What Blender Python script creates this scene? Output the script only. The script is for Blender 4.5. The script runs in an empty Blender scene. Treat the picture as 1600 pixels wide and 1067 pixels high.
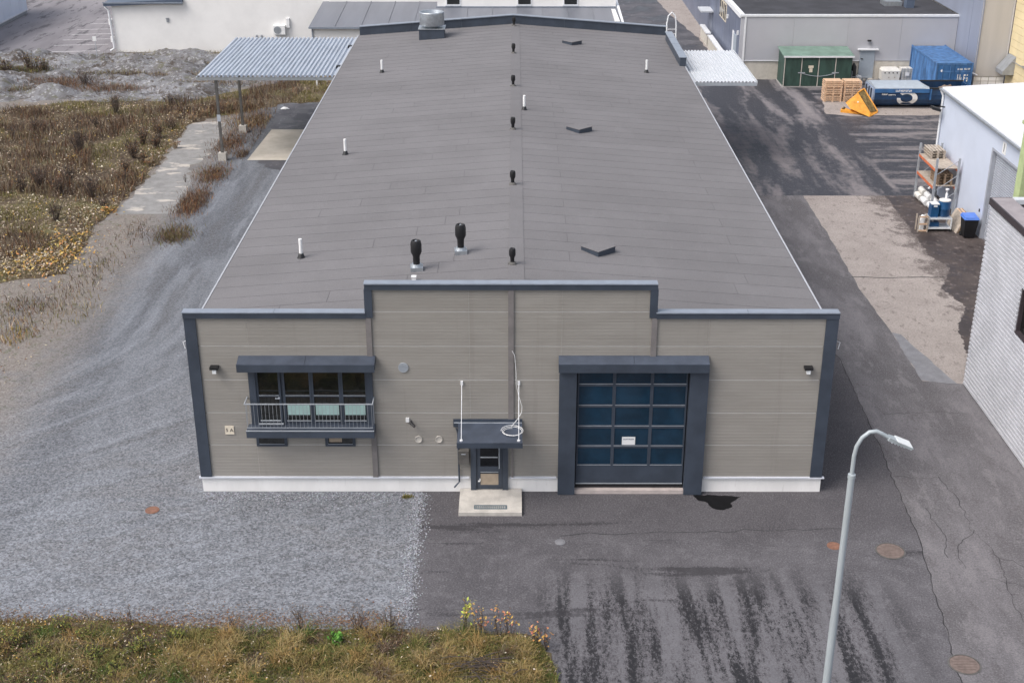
import bpy, math, random
import numpy as np
from mathutils import Vector, noise as mnoise
rng = np.random.default_rng(7); random.seed(7)
R = math.radians
S = bpy.context.scene
COL = S.collection

# ------------------------------------------------------------------ camera
cam = bpy.data.cameras.new('camera'); camo = bpy.data.objects.new('camera', cam); COL.objects.link(camo)
cam.lens = 45.7; cam.sensor_width = 36.0; cam.clip_end = 1500
camo.location = (0.083, -36.56, 21.62)
camo.rotation_euler = (R(66.0), 0, R(0.103))
S.camera = camo

# ------------------------------------------------------------------ sky and sun (overcast)
SUN = Vector((-0.55, -0.30, 0.80)).normalized()
W = bpy.data.worlds.new('World'); S.world = W; W.use_nodes = True
wn = W.node_tree.nodes; wl = W.node_tree.links
bg = wn['Background']
sky = wn.new('ShaderNodeTexSky'); sky.sky_type = 'NISHITA'; sky.sun_disc = False
sky.sun_elevation = math.asin(SUN.z); sky.sun_rotation = math.atan2(SUN.x, SUN.y)
sky.dust_density = 4.0; sky.air_density = 1.0; sky.ozone_density = 1.0
hs = wn.new('ShaderNodeHueSaturation'); hs.inputs['Saturation'].default_value = 0.50
wl.new(sky.outputs[0], hs.inputs['Color']); wl.new(hs.outputs[0], bg.inputs[0]); bg.inputs[1].default_value = 0.135
sl = bpy.data.lights.new('sun', 'SUN'); sl.energy = 1.05; sl.angle = R(34); sl.color = (1.0, 0.96, 0.91)
so = bpy.data.objects.new('sun', sl); COL.objects.link(so); so.location = (-20, -20, 40)
so.rotation_euler = SUN.to_track_quat('Z', 'Y').to_euler()
S.view_settings.view_transform = 'Standard'; S.view_settings.look = 'None'
S.view_settings.exposure = 0.70; S.view_settings.gamma = 1.0
S.render.resolution_x = 1024; S.render.resolution_y = 682

# ------------------------------------------------------------------ material helpers
class NT:
    def __init__(s, name):
        s.m = bpy.data.materials.new(name); s.m.use_nodes = True
        s.n = s.m.node_tree.nodes; s.l = s.m.node_tree.links; s.b = s.n['Principled BSDF']
        s.tc = s.n.new('ShaderNodeTexCoord'); s.obj = s.tc.outputs['Object']
        s.xyz = None
    def map(s, scale=(1, 1, 1), rot=(0, 0, 0), loc=(0, 0, 0), src=None):
        a = s.n.new('ShaderNodeMapping'); s.l.new(src or s.obj, a.inputs[0])
        a.inputs['Scale'].default_value = scale; a.inputs['Rotation'].default_value = rot; a.inputs['Location'].default_value = loc
        return a.outputs[0]
    def noise(s, scale, detail=4, rough=0.55, vec=None, dist=0):
        a = s.n.new('ShaderNodeTexNoise'); s.l.new(vec or s.obj, a.inputs['Vector'])
        a.inputs['Scale'].default_value = scale; a.inputs['Detail'].default_value = detail
        a.inputs['Roughness'].default_value = rough; a.inputs['Distortion'].default_value = dist
        return a.outputs[0]
    def voro(s, scale, out='Color', vec=None):
        a = s.n.new('ShaderNodeTexVoronoi'); s.l.new(vec or s.obj, a.inputs['Vector']); a.inputs['Scale'].default_value = scale
        return a.outputs[out]
    def sep(s):
        if s.xyz is None:
            a = s.n.new('ShaderNodeSeparateXYZ'); s.l.new(s.obj, a.inputs[0]); s.xyz = a.outputs
        return s.xyz
    def put(s, sock, v):
        if hasattr(v, 'is_linked') or hasattr(v, 'links'): s.l.new(v, sock)
        else: sock.default_value = v
    def math(s, op, a, b=0.0, c=0.0, clamp=False):
        q = s.n.new('ShaderNodeMath'); q.operation = op; q.use_clamp = clamp
        s.put(q.inputs[0], a); s.put(q.inputs[1], b)
        if op == 'MULTIPLY_ADD': s.put(q.inputs[2], c)
        return q.outputs[0]
    def step(s, v, lo, hi, a=0.0, b=1.0):
        q = s.n.new('ShaderNodeMapRange'); q.interpolation_type = 'SMOOTHSTEP'
        s.put(q.inputs[0], v); q.inputs[1].default_value = lo; q.inputs[2].default_value = hi
        q.inputs[3].default_value = a; q.inputs[4].default_value = b
        return q.outputs[0]
    def ramp(s, v, stops):
        q = s.n.new('ShaderNodeValToRGB'); s.l.new(v, q.inputs[0]); e = q.color_ramp.elements
        while len(e) < len(stops): e.new(0.5)
        for k, (p, c) in enumerate(stops):
            e[k].position = p; e[k].color = (c[0], c[1], c[2], 1) if hasattr(c, '__len__') else (c, c, c, 1)
        return q.outputs[0]
    def mix(s, f, a, b, mode='MIX'):
        q = s.n.new('ShaderNodeMix'); q.data_type = 'RGBA'; q.blend_type = mode
        s.put(q.inputs[0], f)
        for i, v in ((6, a), (7, b)):
            if hasattr(v, 'links'): s.l.new(v, q.inputs[i])
            else: q.inputs[i].default_value = (v[0], v[1], v[2], 1)
        return q.outputs[2]
    def bump(s, h, strength=0.3, dist=0.02):
        q = s.n.new('ShaderNodeBump'); s.l.new(h, q.inputs['Height'])
        q.inputs['Strength'].default_value = strength; q.inputs['Distance'].default_value = dist
        s.l.new(q.outputs[0], s.b.inputs['Normal'])
    def out(s, col, rough=0.8, metal=0.0, spec=0.5):
        s.put(s.b.inputs['Base Color'], col if hasattr(col, 'links') else (col[0], col[1], col[2], 1))
        s.put(s.b.inputs['Roughness'], rough); s.b.inputs['Metallic'].default_value = metal
        s.b.inputs['Specular IOR Level'].default_value = spec
        return s.m

MATS = {}
def plain(name, col, rough=0.6, metal=0.0, var=0.12, scale=3.0, spec=0.5, grain=0.0, stretch=(1, 1, 1)):
    t = NT(name)
    v = t.noise(scale, 5, 0.6, t.map(stretch))
    f = t.step(v, 0.3, 0.7)
    lo = [c * (1 - var) for c in col]; hi = [min(1, c * (1 + var)) for c in col]
    c = t.mix(f, lo, hi)
    if grain:
        g = t.noise(90, 2, 0.6); c = t.mix(grain, c, t.ramp(g, [(0.3, 0.0), (0.7, 1.0)]), 'SOFT_LIGHT')
    oi = t.n.new('ShaderNodeObjectInfo')
    c = t.mix(1.0, c, t.ramp(oi.outputs['Random'], [(0, 1 - var * .35), (1, 1.0)]), 'MULTIPLY')
    MATS[name] = t.out(c, rough, metal, spec); return MATS[name]

def mk_materials():
    # facade sandwich panel, warm grey, faint streaks
    t = NT('panel'); a = t.noise(1.0, 5, 0.6, t.map((0.6, 1, 2.5))); b = t.noise(2.0, 4, 0.6, t.map((6, 1, 0.25)))
    c = t.mix(t.step(a, .3, .7), (0.284, 0.266, 0.242), (0.318, 0.299, 0.274))
    c = t.mix(t.step(b, .62, .85, 0, .5), c, (0.36, 0.345, 0.32))
    z = t.map((0.4, 1, 34)); ln = t.noise(1.0, 2, 0.5, z)
    c = t.mix(t.step(ln, .35, .65, 0, .24), c, (0.228, 0.212, 0.192))
    oi = t.n.new('ShaderNodeObjectInfo'); c = t.mix(1.0, c, t.ramp(oi.outputs['Random'], [(0, .91), (1, 1.0)]), 'MULTIPLY')
    dr = t.noise(1.0, 6, .72, t.map((2.2, 1, .10))); c = t.mix(t.step(dr, .56, .66, 0, .16), c, (0.17, 0.155, 0.14))
    MATS['panel'] = t.out(c, 0.5)
    plain('pilaster', (0.185, 0.170, 0.168), 0.5)
    plain('anthracite', (0.045, 0.057, 0.079), 0.45, var=.15, scale=1.5)
    plain('anthracite_lit', (0.058, 0.071, 0.098), 0.42, var=.18, scale=2)  # lit copy of anthracite: brighter hood and floor tops put into the colour
    plain('cap_metal_skylit', (0.235, 0.265, 0.315), 0.35, var=.08)  # sky reflection on the cap tops put into a lighter metal colour
    plain('cap_light', (0.42, 0.43, 0.46), .5, var=.06)
    plain('joint', (0.60, 0.59, 0.58), .5, var=.06)
    plain('drip', (0.62, 0.64, 0.70), 0.35, var=.05)
    t = NT('plinth'); a = t.noise(1.2, 6, .65, t.map((1, 1, .3))); b = t.noise(7, 5, .6, t.map((1.5, 1, .2)))
    c = t.mix(t.step(a, .35, .7), (0.78, 0.765, 0.75), (0.86, 0.845, 0.83)); c = t.mix(t.step(b, .6, .8, 0, .35), c, (0.45, 0.42, 0.40))
    MATS['plinth'] = t.out(c, 0.85)
    # roofing felt
    t = NT('felt'); geo = t.n.new('ShaderNodeNewGeometry'); t.obj = geo.outputs['Position']
    a = t.noise(0.22, 6, .62); b = t.noise(30, 5, .85); d = t.noise(2.2, 7, .75, t.map((.35, 1.6, 1))); e = t.noise(.9, 7, .78, t.map((1, .45, 1)))
    c = t.mix(t.step(a, .34, .66), (0.160, 0.154, 0.158), (0.186, 0.179, 0.184))
    c = t.mix(t.step(b, .50, .62, 0, .40), c, (0.255, 0.248, 0.258)); c = t.mix(t.step(b, .48, .38, 0, .35), c, (0.09, 0.087, 0.092))
    c = t.mix(t.step(d, .56, .64, 0, .18), c, (0.105, 0.102, 0.108)); c = t.mix(t.step(e, .56, .64, 0, .16), c, (0.225, 0.218, 0.225))
    oi = t.n.new('ShaderNodeObjectInfo'); c = t.mix(1.0, c, t.ramp(oi.outputs['Random'], [(0, .95), (1, 1.0)]), 'MULTIPLY')
    t.bump(b, .25, .01); MATS['felt'] = t.out(c, 0.92, spec=.25)
    plain('felt_gap', (0.085, 0.08, 0.09), .95)
    # glass
    plain('window_glass', (0.012, 0.013, 0.012), 0.04, var=.3, scale=1, spec=.8)
    plain('door_glass', (0.008, 0.010, 0.013), 0.05, var=.3, spec=.7)
    t = NT('navy_acrylic'); zz = t.sep()[2]; n = t.noise(1.6, 4, .6)
    c = t.mix(t.step(n, .3, .7), (0.006, 0.026, 0.050), (0.011, 0.043, 0.082)); t.bump(t.noise(1.3, 3, .5), .15, .06); oi = t.n.new('ShaderNodeObjectInfo'); c = t.mix(1.0, c, t.ramp(oi.outputs['Random'], [(0, .65), (1, 1.0)]), 'MULTIPLY'); MATS['navy_acrylic'] = t.out(c, .10, spec=.6)
    for nm in ('window_glass', 'door_glass'):
        mt = MATS[nm]; nd = mt.node_tree.nodes; nz_ = nd.new('ShaderNodeTexNoise'); nz_.inputs['Scale'].default_value = 1.8; bp = nd.new('ShaderNodeBump'); bp.inputs['Strength'].default_value = .12; bp.inputs['Distance'].default_value = .05
        mt.node_tree.links.new(nd['Texture Coordinate'].outputs['Object'], nz_.inputs['Vector']); mt.node_tree.links.new(nz_.outputs[0], bp.inputs['Height']); mt.node_tree.links.new(bp.outputs[0], nd['Principled BSDF'].inputs['Normal'])
    plain('mint_board', (0.36, 0.52, 0.50), .5, var=.08)
    plain('steel_light', (0.42, 0.45, 0.49), .42, .2, var=.06)
    plain('galvanised', (0.45, 0.48, 0.51), .40, .75, var=.12, scale=6)
    plain('white_paint', (0.74, 0.75, 0.77), .45, var=.05)
    plain('white_plastic', (0.78, 0.78, 0.78), .4, var=.04)
    plain('black_plastic', (0.010, 0.010, 0.012), .5, var=.2)
    plain('dark_rubber', (0.015, 0.015, 0.017), .8)
    plain('concrete', (0.50, 0.47, 0.43), .9, var=.14, scale=2.5, grain=.25)
    plain('concrete_grey', (0.36, 0.35, 0.34), .9, var=.18, scale=3, grain=.3)
    plain('threshold', (0.46, 0.40, 0.38), .9, var=.12)
    plain('tan_board', (0.36, 0.29, 0.22), .7)
    plain('grate', (0.13, 0.18, 0.21), .5, .3)
    plain('cream', (0.72, 0.64, 0.52), .6)
    plain('ink', (0.03, 0.03, 0.035), .7)
    plain('grey_ink', (0.20, 0.20, 0.24), .7)
    plain('mint_sign', (0.40, 0.52, 0.50), .5)
    plain('zinc_sheet', (0.50, 0.54, 0.60), .42, .35, var=.10, scale=1.2, stretch=(4, .3, 1))
    plain('white_sheet', (0.56, 0.58, 0.61), .45, var=.04)
    plain('post_steel', (0.10, 0.095, 0.09), .6, var=.25)
    # right and rear buildings
    plain('silver_cladding', (0.57, 0.575, 0.61), .45, .2, var=.08, scale=.8)
    plain('brown_trim', (0.050, 0.040, 0.045), .5)
    plain('mauve_cap', (0.30, 0.265, 0.27), .5)
    plain('dark_opening', (0.030, 0.024, 0.022), .7)
    plain('lilac_wall', (0.56, 0.61, 0.72), .55, var=.04, scale=.5)
    plain('roller_slat', (0.36, 0.38, 0.43), .5, var=.06)
    plain('snowy_roof', (0.68, 0.69, 0.725), .6, var=.03)
    plain('pale_green', (0.42, 0.50, 0.26), .7, var=.1)
    plain('white_render', (0.80, 0.785, 0.77), .8, var=.04, scale=.7)
    plain('blue_roof', (0.085, 0.11, 0.16), .45, var=.1)
    plain('grey_tin', (0.185, 0.195, 0.225), .45, .2, var=.08, scale=.6, stretch=(2, .2, 1))
    plain('grey_panel', (0.435, 0.435, 0.465), .5, var=.04, scale=.4)
    plain('warm_panel', (0.46, 0.44, 0.425), .55, var=.05, scale=.4, stretch=(3, 1, .3))
    plain('slate_panel', (0.15, 0.17, 0.235), .45, var=.1, scale=.5)
    plain('slate_light', (0.26, 0.285, 0.36), .45, var=.08, scale=.5, stretch=(2, 1, .2))
    plain('beige_plinth', (0.55, 0.51, 0.45), .85, var=.08)
    plain('black_felt', (0.040, 0.040, 0.047), .9, var=.25, scale=.6, grain=.2)
    plain('yellow_render', (0.72, 0.60, 0.37), .8, var=.06, scale=.8)
    plain('door_grey', (0.34, 0.385, 0.44), .5, var=.03)
    plain('hood_grey', (0.33, 0.35, 0.38), .4, .4)
    plain('shed_green', (0.036, 0.074, 0.060), .6, var=.3, scale=2, stretch=(1, 1, .3))
    plain('shed_roof', (0.155, 0.235, 0.195), .65, var=.18, scale=1.2)
    plain('container_blue', (0.065, 0.165, 0.36), .55, var=.38, scale=2.6, stretch=(1, 1, .3))
    plain('container_dark', (0.035, 0.125, 0.31), .5, var=.2, scale=1.5)
    plain('dumpster_blue', (0.012, 0.045, 0.115), .38, var=.25, scale=2)
    plain('tarp_grey', (0.36, 0.41, 0.47), .5, var=.07)
    plain('dumpster_end', (0.27, 0.32, 0.42), .5)
    plain('new_wood', (0.66, 0.45, 0.30), .75, var=.10, scale=6)
    plain('old_wood', (0.30, 0.21, 0.14), .85, var=.25, scale=6)
    plain('grey_wood', (0.42, 0.36, 0.30), .85, var=.2, scale=6)
    plain('bucket_yellow', (0.68, 0.30, 0.04), .55, var=.2, scale=4)
    plain('bucket_dark', (0.17, 0.12, 0.045), .85, var=.5, scale=5)  # darker brown for the scoop and pivot
    plain('rack_orange', (0.62, 0.17, 0.075), .5)
    plain('rack_grey', (0.34, 0.36, 0.39), .5)
    plain('drum_blue', (0.012, 0.075, 0.19), .4, var=.1)
    plain('bin_blue', (0.09, 0.20, 0.60), .45)
    plain('tank_white', (0.70, 0.68, 0.64), .5, var=.06)
    plain('debris', (0.20, 0.15, 0.12), .95, var=.4, scale=3)
    plain('lamp_grey', (0.38, 0.42, 0.44), .45, .15, var=.08, stretch=(1, 1, .2))
    plain('lens', (0.75, 0.77, 0.78), .2)
    plain('manhole', (0.165, 0.125, 0.110), .7, var=.18, scale=8)
    plain('manhole_rust', (0.23, 0.115, 0.078), .8, var=.2, scale=8)
    plain('paint_line', (0.58, 0.57, 0.57), .8, var=.25, scale=4)
    plain('bark', (0.075, 0.055, 0.045), .9, var=.3)
    plain('bark_grey', (0.072, 0.056, 0.050), .9, var=.3)
    plain('stone', (0.28, 0.28, 0.29), .9, var=.3, scale=2)
    # vertex coloured plant matter
    t = NT('plant'); a = t.n.new('ShaderNodeVertexColor'); a.layer_name = 'Col'
    t.l.new(a.outputs[0], t.b.inputs['Base Color']); t.b.inputs['Roughness'].default_value = .85
    t.b.inputs['Specular IOR Level'].default_value = .2; MATS['plant'] = t.m

mk_materials()

# ------------------------------------------------------------------ mesh helpers
class MB:
    def __init__(s): s.v = []; s.f = []; s.mi = []; s.cur = 0
    def add(s, vs, fs):
        k = len(s.v); s.v += [tuple(p) for p in vs]
        for f in fs: s.f.append(tuple(i + k for i in f)); s.mi.append(s.cur)
        return s
    def box(s, x0, x1, y0, y1, z0, z1):
        return s.add([(x, y, z) for z in (z0, z1) for y in (y0, y1) for x in (x0, x1)],
                     [(0, 2, 3, 1), (4, 5, 7, 6), (0, 1, 5, 4), (2, 6, 7, 3), (0, 4, 6, 2), (1, 3, 7, 5)])
    def hexa(s, p):   # 8 points: bottom 4 ccw, top 4 ccw
        return s.add(p, [(3, 2, 1, 0), (4, 5, 6, 7), (0, 1, 5, 4), (1, 2, 6, 5), (2, 3, 7, 6), (3, 0, 4, 7)])
    def obox(s, c, sx, sy, sz, rz=0.0):
        ca, sa = math.cos(rz), math.sin(rz)
        p = []
        for z in (-sz / 2, sz / 2):
            for x, y in ((-sx / 2, -sy / 2), (sx / 2, -sy / 2), (sx / 2, sy / 2), (-sx / 2, sy / 2)):
                p.append((c[0] + x * ca - y * sa, c[1] + x * sa + y * ca, c[2] + z))
        return s.hexa(p)
    def cone(s, p0, p1, r0, r1, n=12, cap=True):
        p0 = Vector(p0); p1 = Vector(p1); d = (p1 - p0).normalized()
        u = d.orthogonal().normalized(); w = d.cross(u)
        vs = []
        for p, r in ((p0, r0), (p1, r1)):
            for i in range(n):
                a = 2 * math.pi * i / n; vs.append(p + u * math.cos(a) * r + w * math.sin(a) * r)
        fs = [(i, (i + 1) % n, n + (i + 1) % n, n + i) for i in range(n)]
        if cap: fs += [tuple(range(n - 1, -1, -1)), tuple(range(n, 2 * n))]
        return s.add(vs, fs)
    def lathe(s, c, prof, n=20):   # prof list of (r,z), axis z
        vs = []; m = len(prof)
        for r, z in prof:
            for i in range(n):
                a = 2 * math.pi * i / n; vs.append((c[0] + r * math.cos(a), c[1] + r * math.sin(a), c[2] + z))
        fs = [(j * n + i, j * n + (i + 1) % n, (j + 1) * n + (i + 1) % n, (j + 1) * n + i) for j in range(m - 1) for i in range(n)]
        fs += [tuple(range(n - 1, -1, -1)), tuple(range((m - 1) * n, m * n))]
        return s.add(vs, fs)
    def tube(s, pts, r, n=8):
        pts = [Vector(p) for p in pts]; rs = r if hasattr(r, '__len__') else [r] * len(pts)
        vs = []; u = None
        for i, p in enumerate(pts):
            d = (pts[min(i + 1, len(pts) - 1)] - pts[max(i - 1, 0)]).normalized()
            if u is None: u = d.orthogonal().normalized()
            u = (u - d * u.dot(d)).normalized(); w = d.cross(u)
            for k in range(n):
                a = 2 * math.pi * k / n; vs.append(p + (u * math.cos(a) + w * math.sin(a)) * rs[i])
        m = len(pts)
        fs = [(j * n + i, j * n + (i + 1) % n, (j + 1) * n + (i + 1) % n, (j + 1) * n + i) for j in range(m - 1) for i in range(n)]
        fs += [tuple(range(n - 1, -1, -1)), tuple(range((m - 1) * n, m * n))]
        return s.add(vs, fs)
    def prism(s, poly, axis, a, b):   # poly in the two other axes (order xyz), extruded along axis
        n = len(poly)
        def mk(p, t):
            return (t, p[0], p[1]) if axis == 'x' else ((p[0], t, p[1]) if axis == 'y' else (p[0], p[1], t))
        vs = [mk(p, a) for p in poly] + [mk(p, b) for p in poly]
        fs = [(i, (i + 1) % n, n + (i + 1) % n, n + i) for i in range(n)] + [tuple(range(n - 1, -1, -1)), tuple(range(n, 2 * n))]
        return s.add(vs, fs)
    def mesh(s, name, mat, off=(0, 0, 0), smooth=False):
        m = bpy.data.meshes.new(name)
        m.from_pydata([(p[0] - off[0], p[1] - off[1], p[2] - off[2]) for p in s.v], [], s.f)
        ms = mat if isinstance(mat, (list, tuple)) else [mat]
        for q in ms: m.materials.append(MATS[q] if isinstance(q, str) else q)
        if len(ms) > 1: m.polygons.foreach_set('material_index', s.mi)
        import bmesh
        bm = bmesh.new(); bm.from_mesh(m); bmesh.ops.recalc_face_normals(bm, faces=bm.faces); bm.to_mesh(m); bm.free()
        if smooth:
            m.polygons.foreach_set('use_smooth', [True] * len(m.polygons))
            try: m.set_sharp_from_angle(angle=R(40))
            except Exception: pass
        m.update(); return m
    def build(s, name, mat, parent=None, smooth=False, org=None):
        off = org if org is not None else wloc(parent)
        o = bpy.data.objects.new(name, s.mesh(name, mat, off, smooth)); COL.objects.link(o)
        if parent is not None: o.parent = parent
        elif org is not None: o.location = org
        return o
def wloc(o):
    p = Vector((0, 0, 0))
    while o is not None: p = p + o.location; o = o.parent
    return p
def tag(o, label=None, cat=None, group=None, kind=None):
    if label: o['label'] = label
    if cat: o['category'] = cat
    if group: o['group'] = group
    if kind: o['kind'] = kind
    return o
def thing(name, loc, label, cat, group=None):
    o = bpy.data.objects.new(name, None); COL.objects.link(o); o.location = loc; o.empty_display_size = .2
    return tag(o, label, cat, group)
def bx(name, mat, parent, *a):
    return MB().box(*a).build(name, mat, parent)
def copy_tree(o, parent=None):
    c = o.copy(); COL.objects.link(c); c.parent = parent
    for ch in list(o.children): copy_tree(ch, c)
    return c
def sheet(name, pts, z, mat, parent=None):
    m = bpy.data.meshes.new(name); m.from_pydata([(x, y, z) for x, y in pts], [], [tuple(range(len(pts)))])
    m.materials.append(MATS[mat]); m.update()
    if m.polygons[0].normal.z < 0: m.flip_normals()
    o = bpy.data.objects.new(name, m); COL.objects.link(o)
    if parent: o.parent = parent
    else: tag(o, kind='structure')
    return o
def jag(pts, step=.3, amp=.08, seed=1):
    r = random.Random(seed); out = []
    for (x0, y0), (x1, y1) in zip(pts[:-1], pts[1:]):
        L = math.hypot(x1 - x0, y1 - y0); n = max(1, int(L / step)); nx, ny = -(y1 - y0) / L, (x1 - x0) / L
        for i in range(n):
            t = i / n; d = (r.random() - .5) * 2 * amp + amp * 1.5 * mnoise.noise(Vector((x0 + t * (x1 - x0), y0 + t * (y1 - y0), seed)))
            out.append((x0 + t * (x1 - x0) + nx * d, y0 + t * (y1 - y0) + ny * d))
    out.append(pts[-1]); return out
def ribbon(pts, w):
    L = []; Rr = []
    for i, p in enumerate(pts):
        a = Vector(pts[max(0, i - 1)]); b = Vector(pts[min(len(pts) - 1, i + 1)]); d = (b - a).normalized(); nrm = Vector((-d.y, d.x))
        ww = w * random.uniform(.5, 1.3) / 2
        L.append(Vector(p) + nrm * ww); Rr.append(Vector(p) - nrm * ww)
    return [tuple(q) for q in L] + [tuple(q) for q in reversed(Rr)]
def text_mesh(name, s, size, mat, parent, loc, rot, depth=.004):
    cu = bpy.data.curves.new(name, 'FONT'); cu.body = s; cu.size = size; cu.extrude = depth; cu.align_x = 'CENTER'; cu.align_y = 'CENTER'
    o = bpy.data.objects.new(name, cu); COL.objects.link(o)
    dg = bpy.context.evaluated_depsgraph_get(); me = bpy.data.meshes.new_from_object(o.evaluated_get(dg))
    COL.objects.unlink(o); bpy.data.objects.remove(o)
    me.materials.clear(); me.materials.append(MATS[mat]); me.name = name
    q = bpy.data.objects.new(name, me); COL.objects.link(q); q.parent = parent
    q.location = Vector(loc) - wloc(parent); q.rotation_euler = rot; return q
def scribble(mb, o, u, v, w, h, n, nrm, seed=0):   # unreadable row of letter strokes on plane o + u,v
    r = random.Random(seed); o = Vector(o); u = Vector(u); v = Vector(v); nrm = Vector(nrm)
    cw = w / n
    for i in range(n):
        k = r.randint(0, 3); x = i * cw
        bars = [(x, x + cw * .28, 0, h)]
        if k in (0, 1): bars += [(x, x + cw * .8, h * .8, h), (x, x + cw * .8, h * .4, h * .58)]
        if k in (1, 2): bars += [(x, x + cw * .8, 0, h * .2), (x + cw * .55, x + cw * .8, 0, h * .6)]
        if k == 3: bars += [(x + cw * .5, x + cw * .8, 0, h), (x, x + cw * .8, h * .4, h * .6)]
        for j, (a, b, c, d) in enumerate(bars):
            q = nrm * (.001 * (j + 1))
            mb.add([o + u * a + v * c + q, o + u * b + v * c + q, o + u * b + v * d + q, o + u * a + v * d + q], [(0, 1, 2, 3)])

# ------------------------------------------------------------------ ground materials
def mk_ground():
    # crushed grey gravel
    t = NT('gravel'); X, Y, Z = t.sep()[0], t.sep()[1], t.sep()[2]
    v = t.voro(18, 'Color'); n1 = t.noise(.20, 5, .6, t.map((1.7, .38, 1), (0, 0, R(26))), .8)
    q = t.math('MAXIMUM', t.math('SUBTRACT', 14.0, Y), 0.0); uu = t.math('ADD', X, t.math('MULTIPLY', t.math('MULTIPLY', q, q), .055))
    cb = t.n.new('ShaderNodeCombineXYZ'); t.l.new(uu, cb.inputs[0]); t.l.new(t.math('MULTIPLY', Y, .16), cb.inputs[1])
    n2 = t.noise(.85, 5, .66, cb.outputs[0], .25); n3 = t.noise(17, 6, .85); n4 = t.noise(2.6, 6, .7)
    fy = t.noise(.8, 5, .62, t.map((.25, 1.0, 1), (0, 0, R(-6))), .6)
    c = t.mix(t.step(n1, .42, .58), (0.090, 0.096, 0.110), (0.152, 0.163, 0.184))
    c = t.mix(t.step(n2, .51, .62, 0, .65), c, (0.080, 0.080, 0.086))
    c = t.mix(t.step(n2, .48, .37, 0, .6), c, (0.215, 0.232, 0.262))
    nb = t.math('MULTIPLY', t.step(Y, 6, 0), t.step(fy, .50, .60, 0, .85)); c = t.mix(nb, c, (0.115, 0.115, 0.122))
    lb = t.math('MULTIPLY', t.step(Y, 2, -4), t.step(n4, .46, .58, 0, .55)); c = t.mix(lb, c, (0.215, 0.232, 0.262))
    br = t.math('MULTIPLY', t.step(t.math('ADD', X, t.math('MULTIPLY', n4, 3.0)), -14.6, -18.2, 0, 1), t.step(t.noise(.5, 5, .6), .22, .50, .35, 1))
    c = t.mix(br, c, (0.215, 0.180, 0.148)); c = t.mix(t.math('MULTIPLY', br, t.step(n4, .55, .62)), c, (0.12, 0.115, 0.055))
    sp = t.n.new('ShaderNodeSeparateColor'); t.l.new(v, sp.inputs[0])
    amp = t.step(Y, 16, -6, .30, .66)
    lo = t.mix(amp, c, (0.02, 0.02, 0.024)); hi = t.mix(t.math('MULTIPLY', amp, .42), c, (0.85, 0.88, 0.95))
    c = t.mix(t.math('MULTIPLY_ADD', sp.outputs[0], .6, t.math('MULTIPLY', n3, .4)), lo, hi)
    c = t.mix(t.step(n3, .54, .62, 0, .65), c, (0.045, 0.045, 0.05))
    t.bump(t.math('ADD', sp.outputs[1], n3), .6, .03); MATS['gravel'] = t.out(c, .95, spec=.2)
    # front asphalt with worn dark streaks
    t = NT('asphalt'); X, Y = t.sep()[0], t.sep()[1]
    g = t.noise(19, 7, .86); a = t.noise(.45, 6, .6); b = t.noise(2.2, 6, .68)
    c = t.mix(t.step(a, .35, .65), (0.078, 0.074, 0.081), (0.112, 0.107, 0.116))
    c = t.mix(t.step(b, .5, .63, 0, .5), c, (0.152, 0.146, 0.156))
    wy = t.math('ADD', Y, t.math('MULTIPLY', t.noise(.7, 5, .6), 1.6))
    c = t.mix(t.step(wy, -2.6, -1.0, 0, .62), c, (0.070, 0.065, 0.071))
    c = t.mix(t.step(g, .51, .62, 0, .6), c, (0.235, 0.225, 0.24)); c = t.mix(t.step(g, .485, .39, 0, .6), c, (0.04, 0.04, 0.042))
    st = t.noise(1.0, 3, .55, t.map((1.8, .17, 1), (0, 0, R(-3))), .12); fl = t.noise(7.0, 8, .88, t.map((1.5, .75, 1)))
    reg = t.math('MULTIPLY', t.step(wy, -3.0, -5.6), t.math('MULTIPLY', t.step(X, .2, 1.6), t.step(X, 11.6, 9.6)))
    m = t.math('ADD', st, t.math('MULTIPLY', t.math('SUBTRACT', fl, .5), 1.25))
    lt = t.math('MULTIPLY', reg, t.step(m, .50, .42, 0, .55)); c = t.mix(lt, c, (0.158, 0.155, 0.168))
    m = t.math('MULTIPLY', t.step(m, .545, .575), reg)
    c = t.mix(t.math('MULTIPLY', m, .97), c, (0.018, 0.018, 0.021))
    hs_ = t.noise(1.0, 4, .6, t.map((.16, 1.3, 1), loc=(3, 2.2, 0)), .2)
    m2 = t.math('ADD', hs_, t.math('MULTIPLY', t.math('SUBTRACT', fl, .5), .5))
    m2 = t.math('MULTIPLY', t.step(m2, .60, .65), t.math('MULTIPLY', t.step(Y, -8.5, -6.0), t.step(Y, -.8, -1.8)))
    c = t.mix(t.math('MULTIPLY', m2, .75), c, (0.036, 0.034, 0.038))
    t.bump(g, .35, .01); MATS['asphalt'] = t.out(c, t.step(m, 0, 1, .88, .7), spec=.3)
    # older lighter lane
    t = NT('asphalt_lane'); g = t.noise(19, 7, .86); a = t.noise(.35, 6, .62, t.map((1.4, .5, 1))); b = t.noise(1.3, 6, .7, t.map((1.3, .45, 1)))
    d = t.noise(3.2, 6, .75, t.map((.8, 1.2, 1)))
    c = t.mix(t.step(a, .35, .65), (0.105, 0.099, 0.105), (0.165, 0.156, 0.165)); c = t.mix(t.step(b, .52, .62, 0, .5), c, (0.205, 0.193, 0.201))
    c = t.mix(t.step(d, .60, .66, 0, .6), c, (0.050, 0.046, 0.050))
    c = t.mix(t.step(b, .46, .38, 0, .6), c, (0.10, 0.092, 0.097))
    c = t.mix(t.step(g, .51, .62, 0, .5), c, (0.29, 0.28, 0.29)); c = t.mix(t.step(g, .485, .39, 0, .5), c, (0.06, 0.058, 0.06))
    t.bump(g, .35, .01); MATS['asphalt_lane'] = t.out(c, .9, spec=.25)
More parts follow.
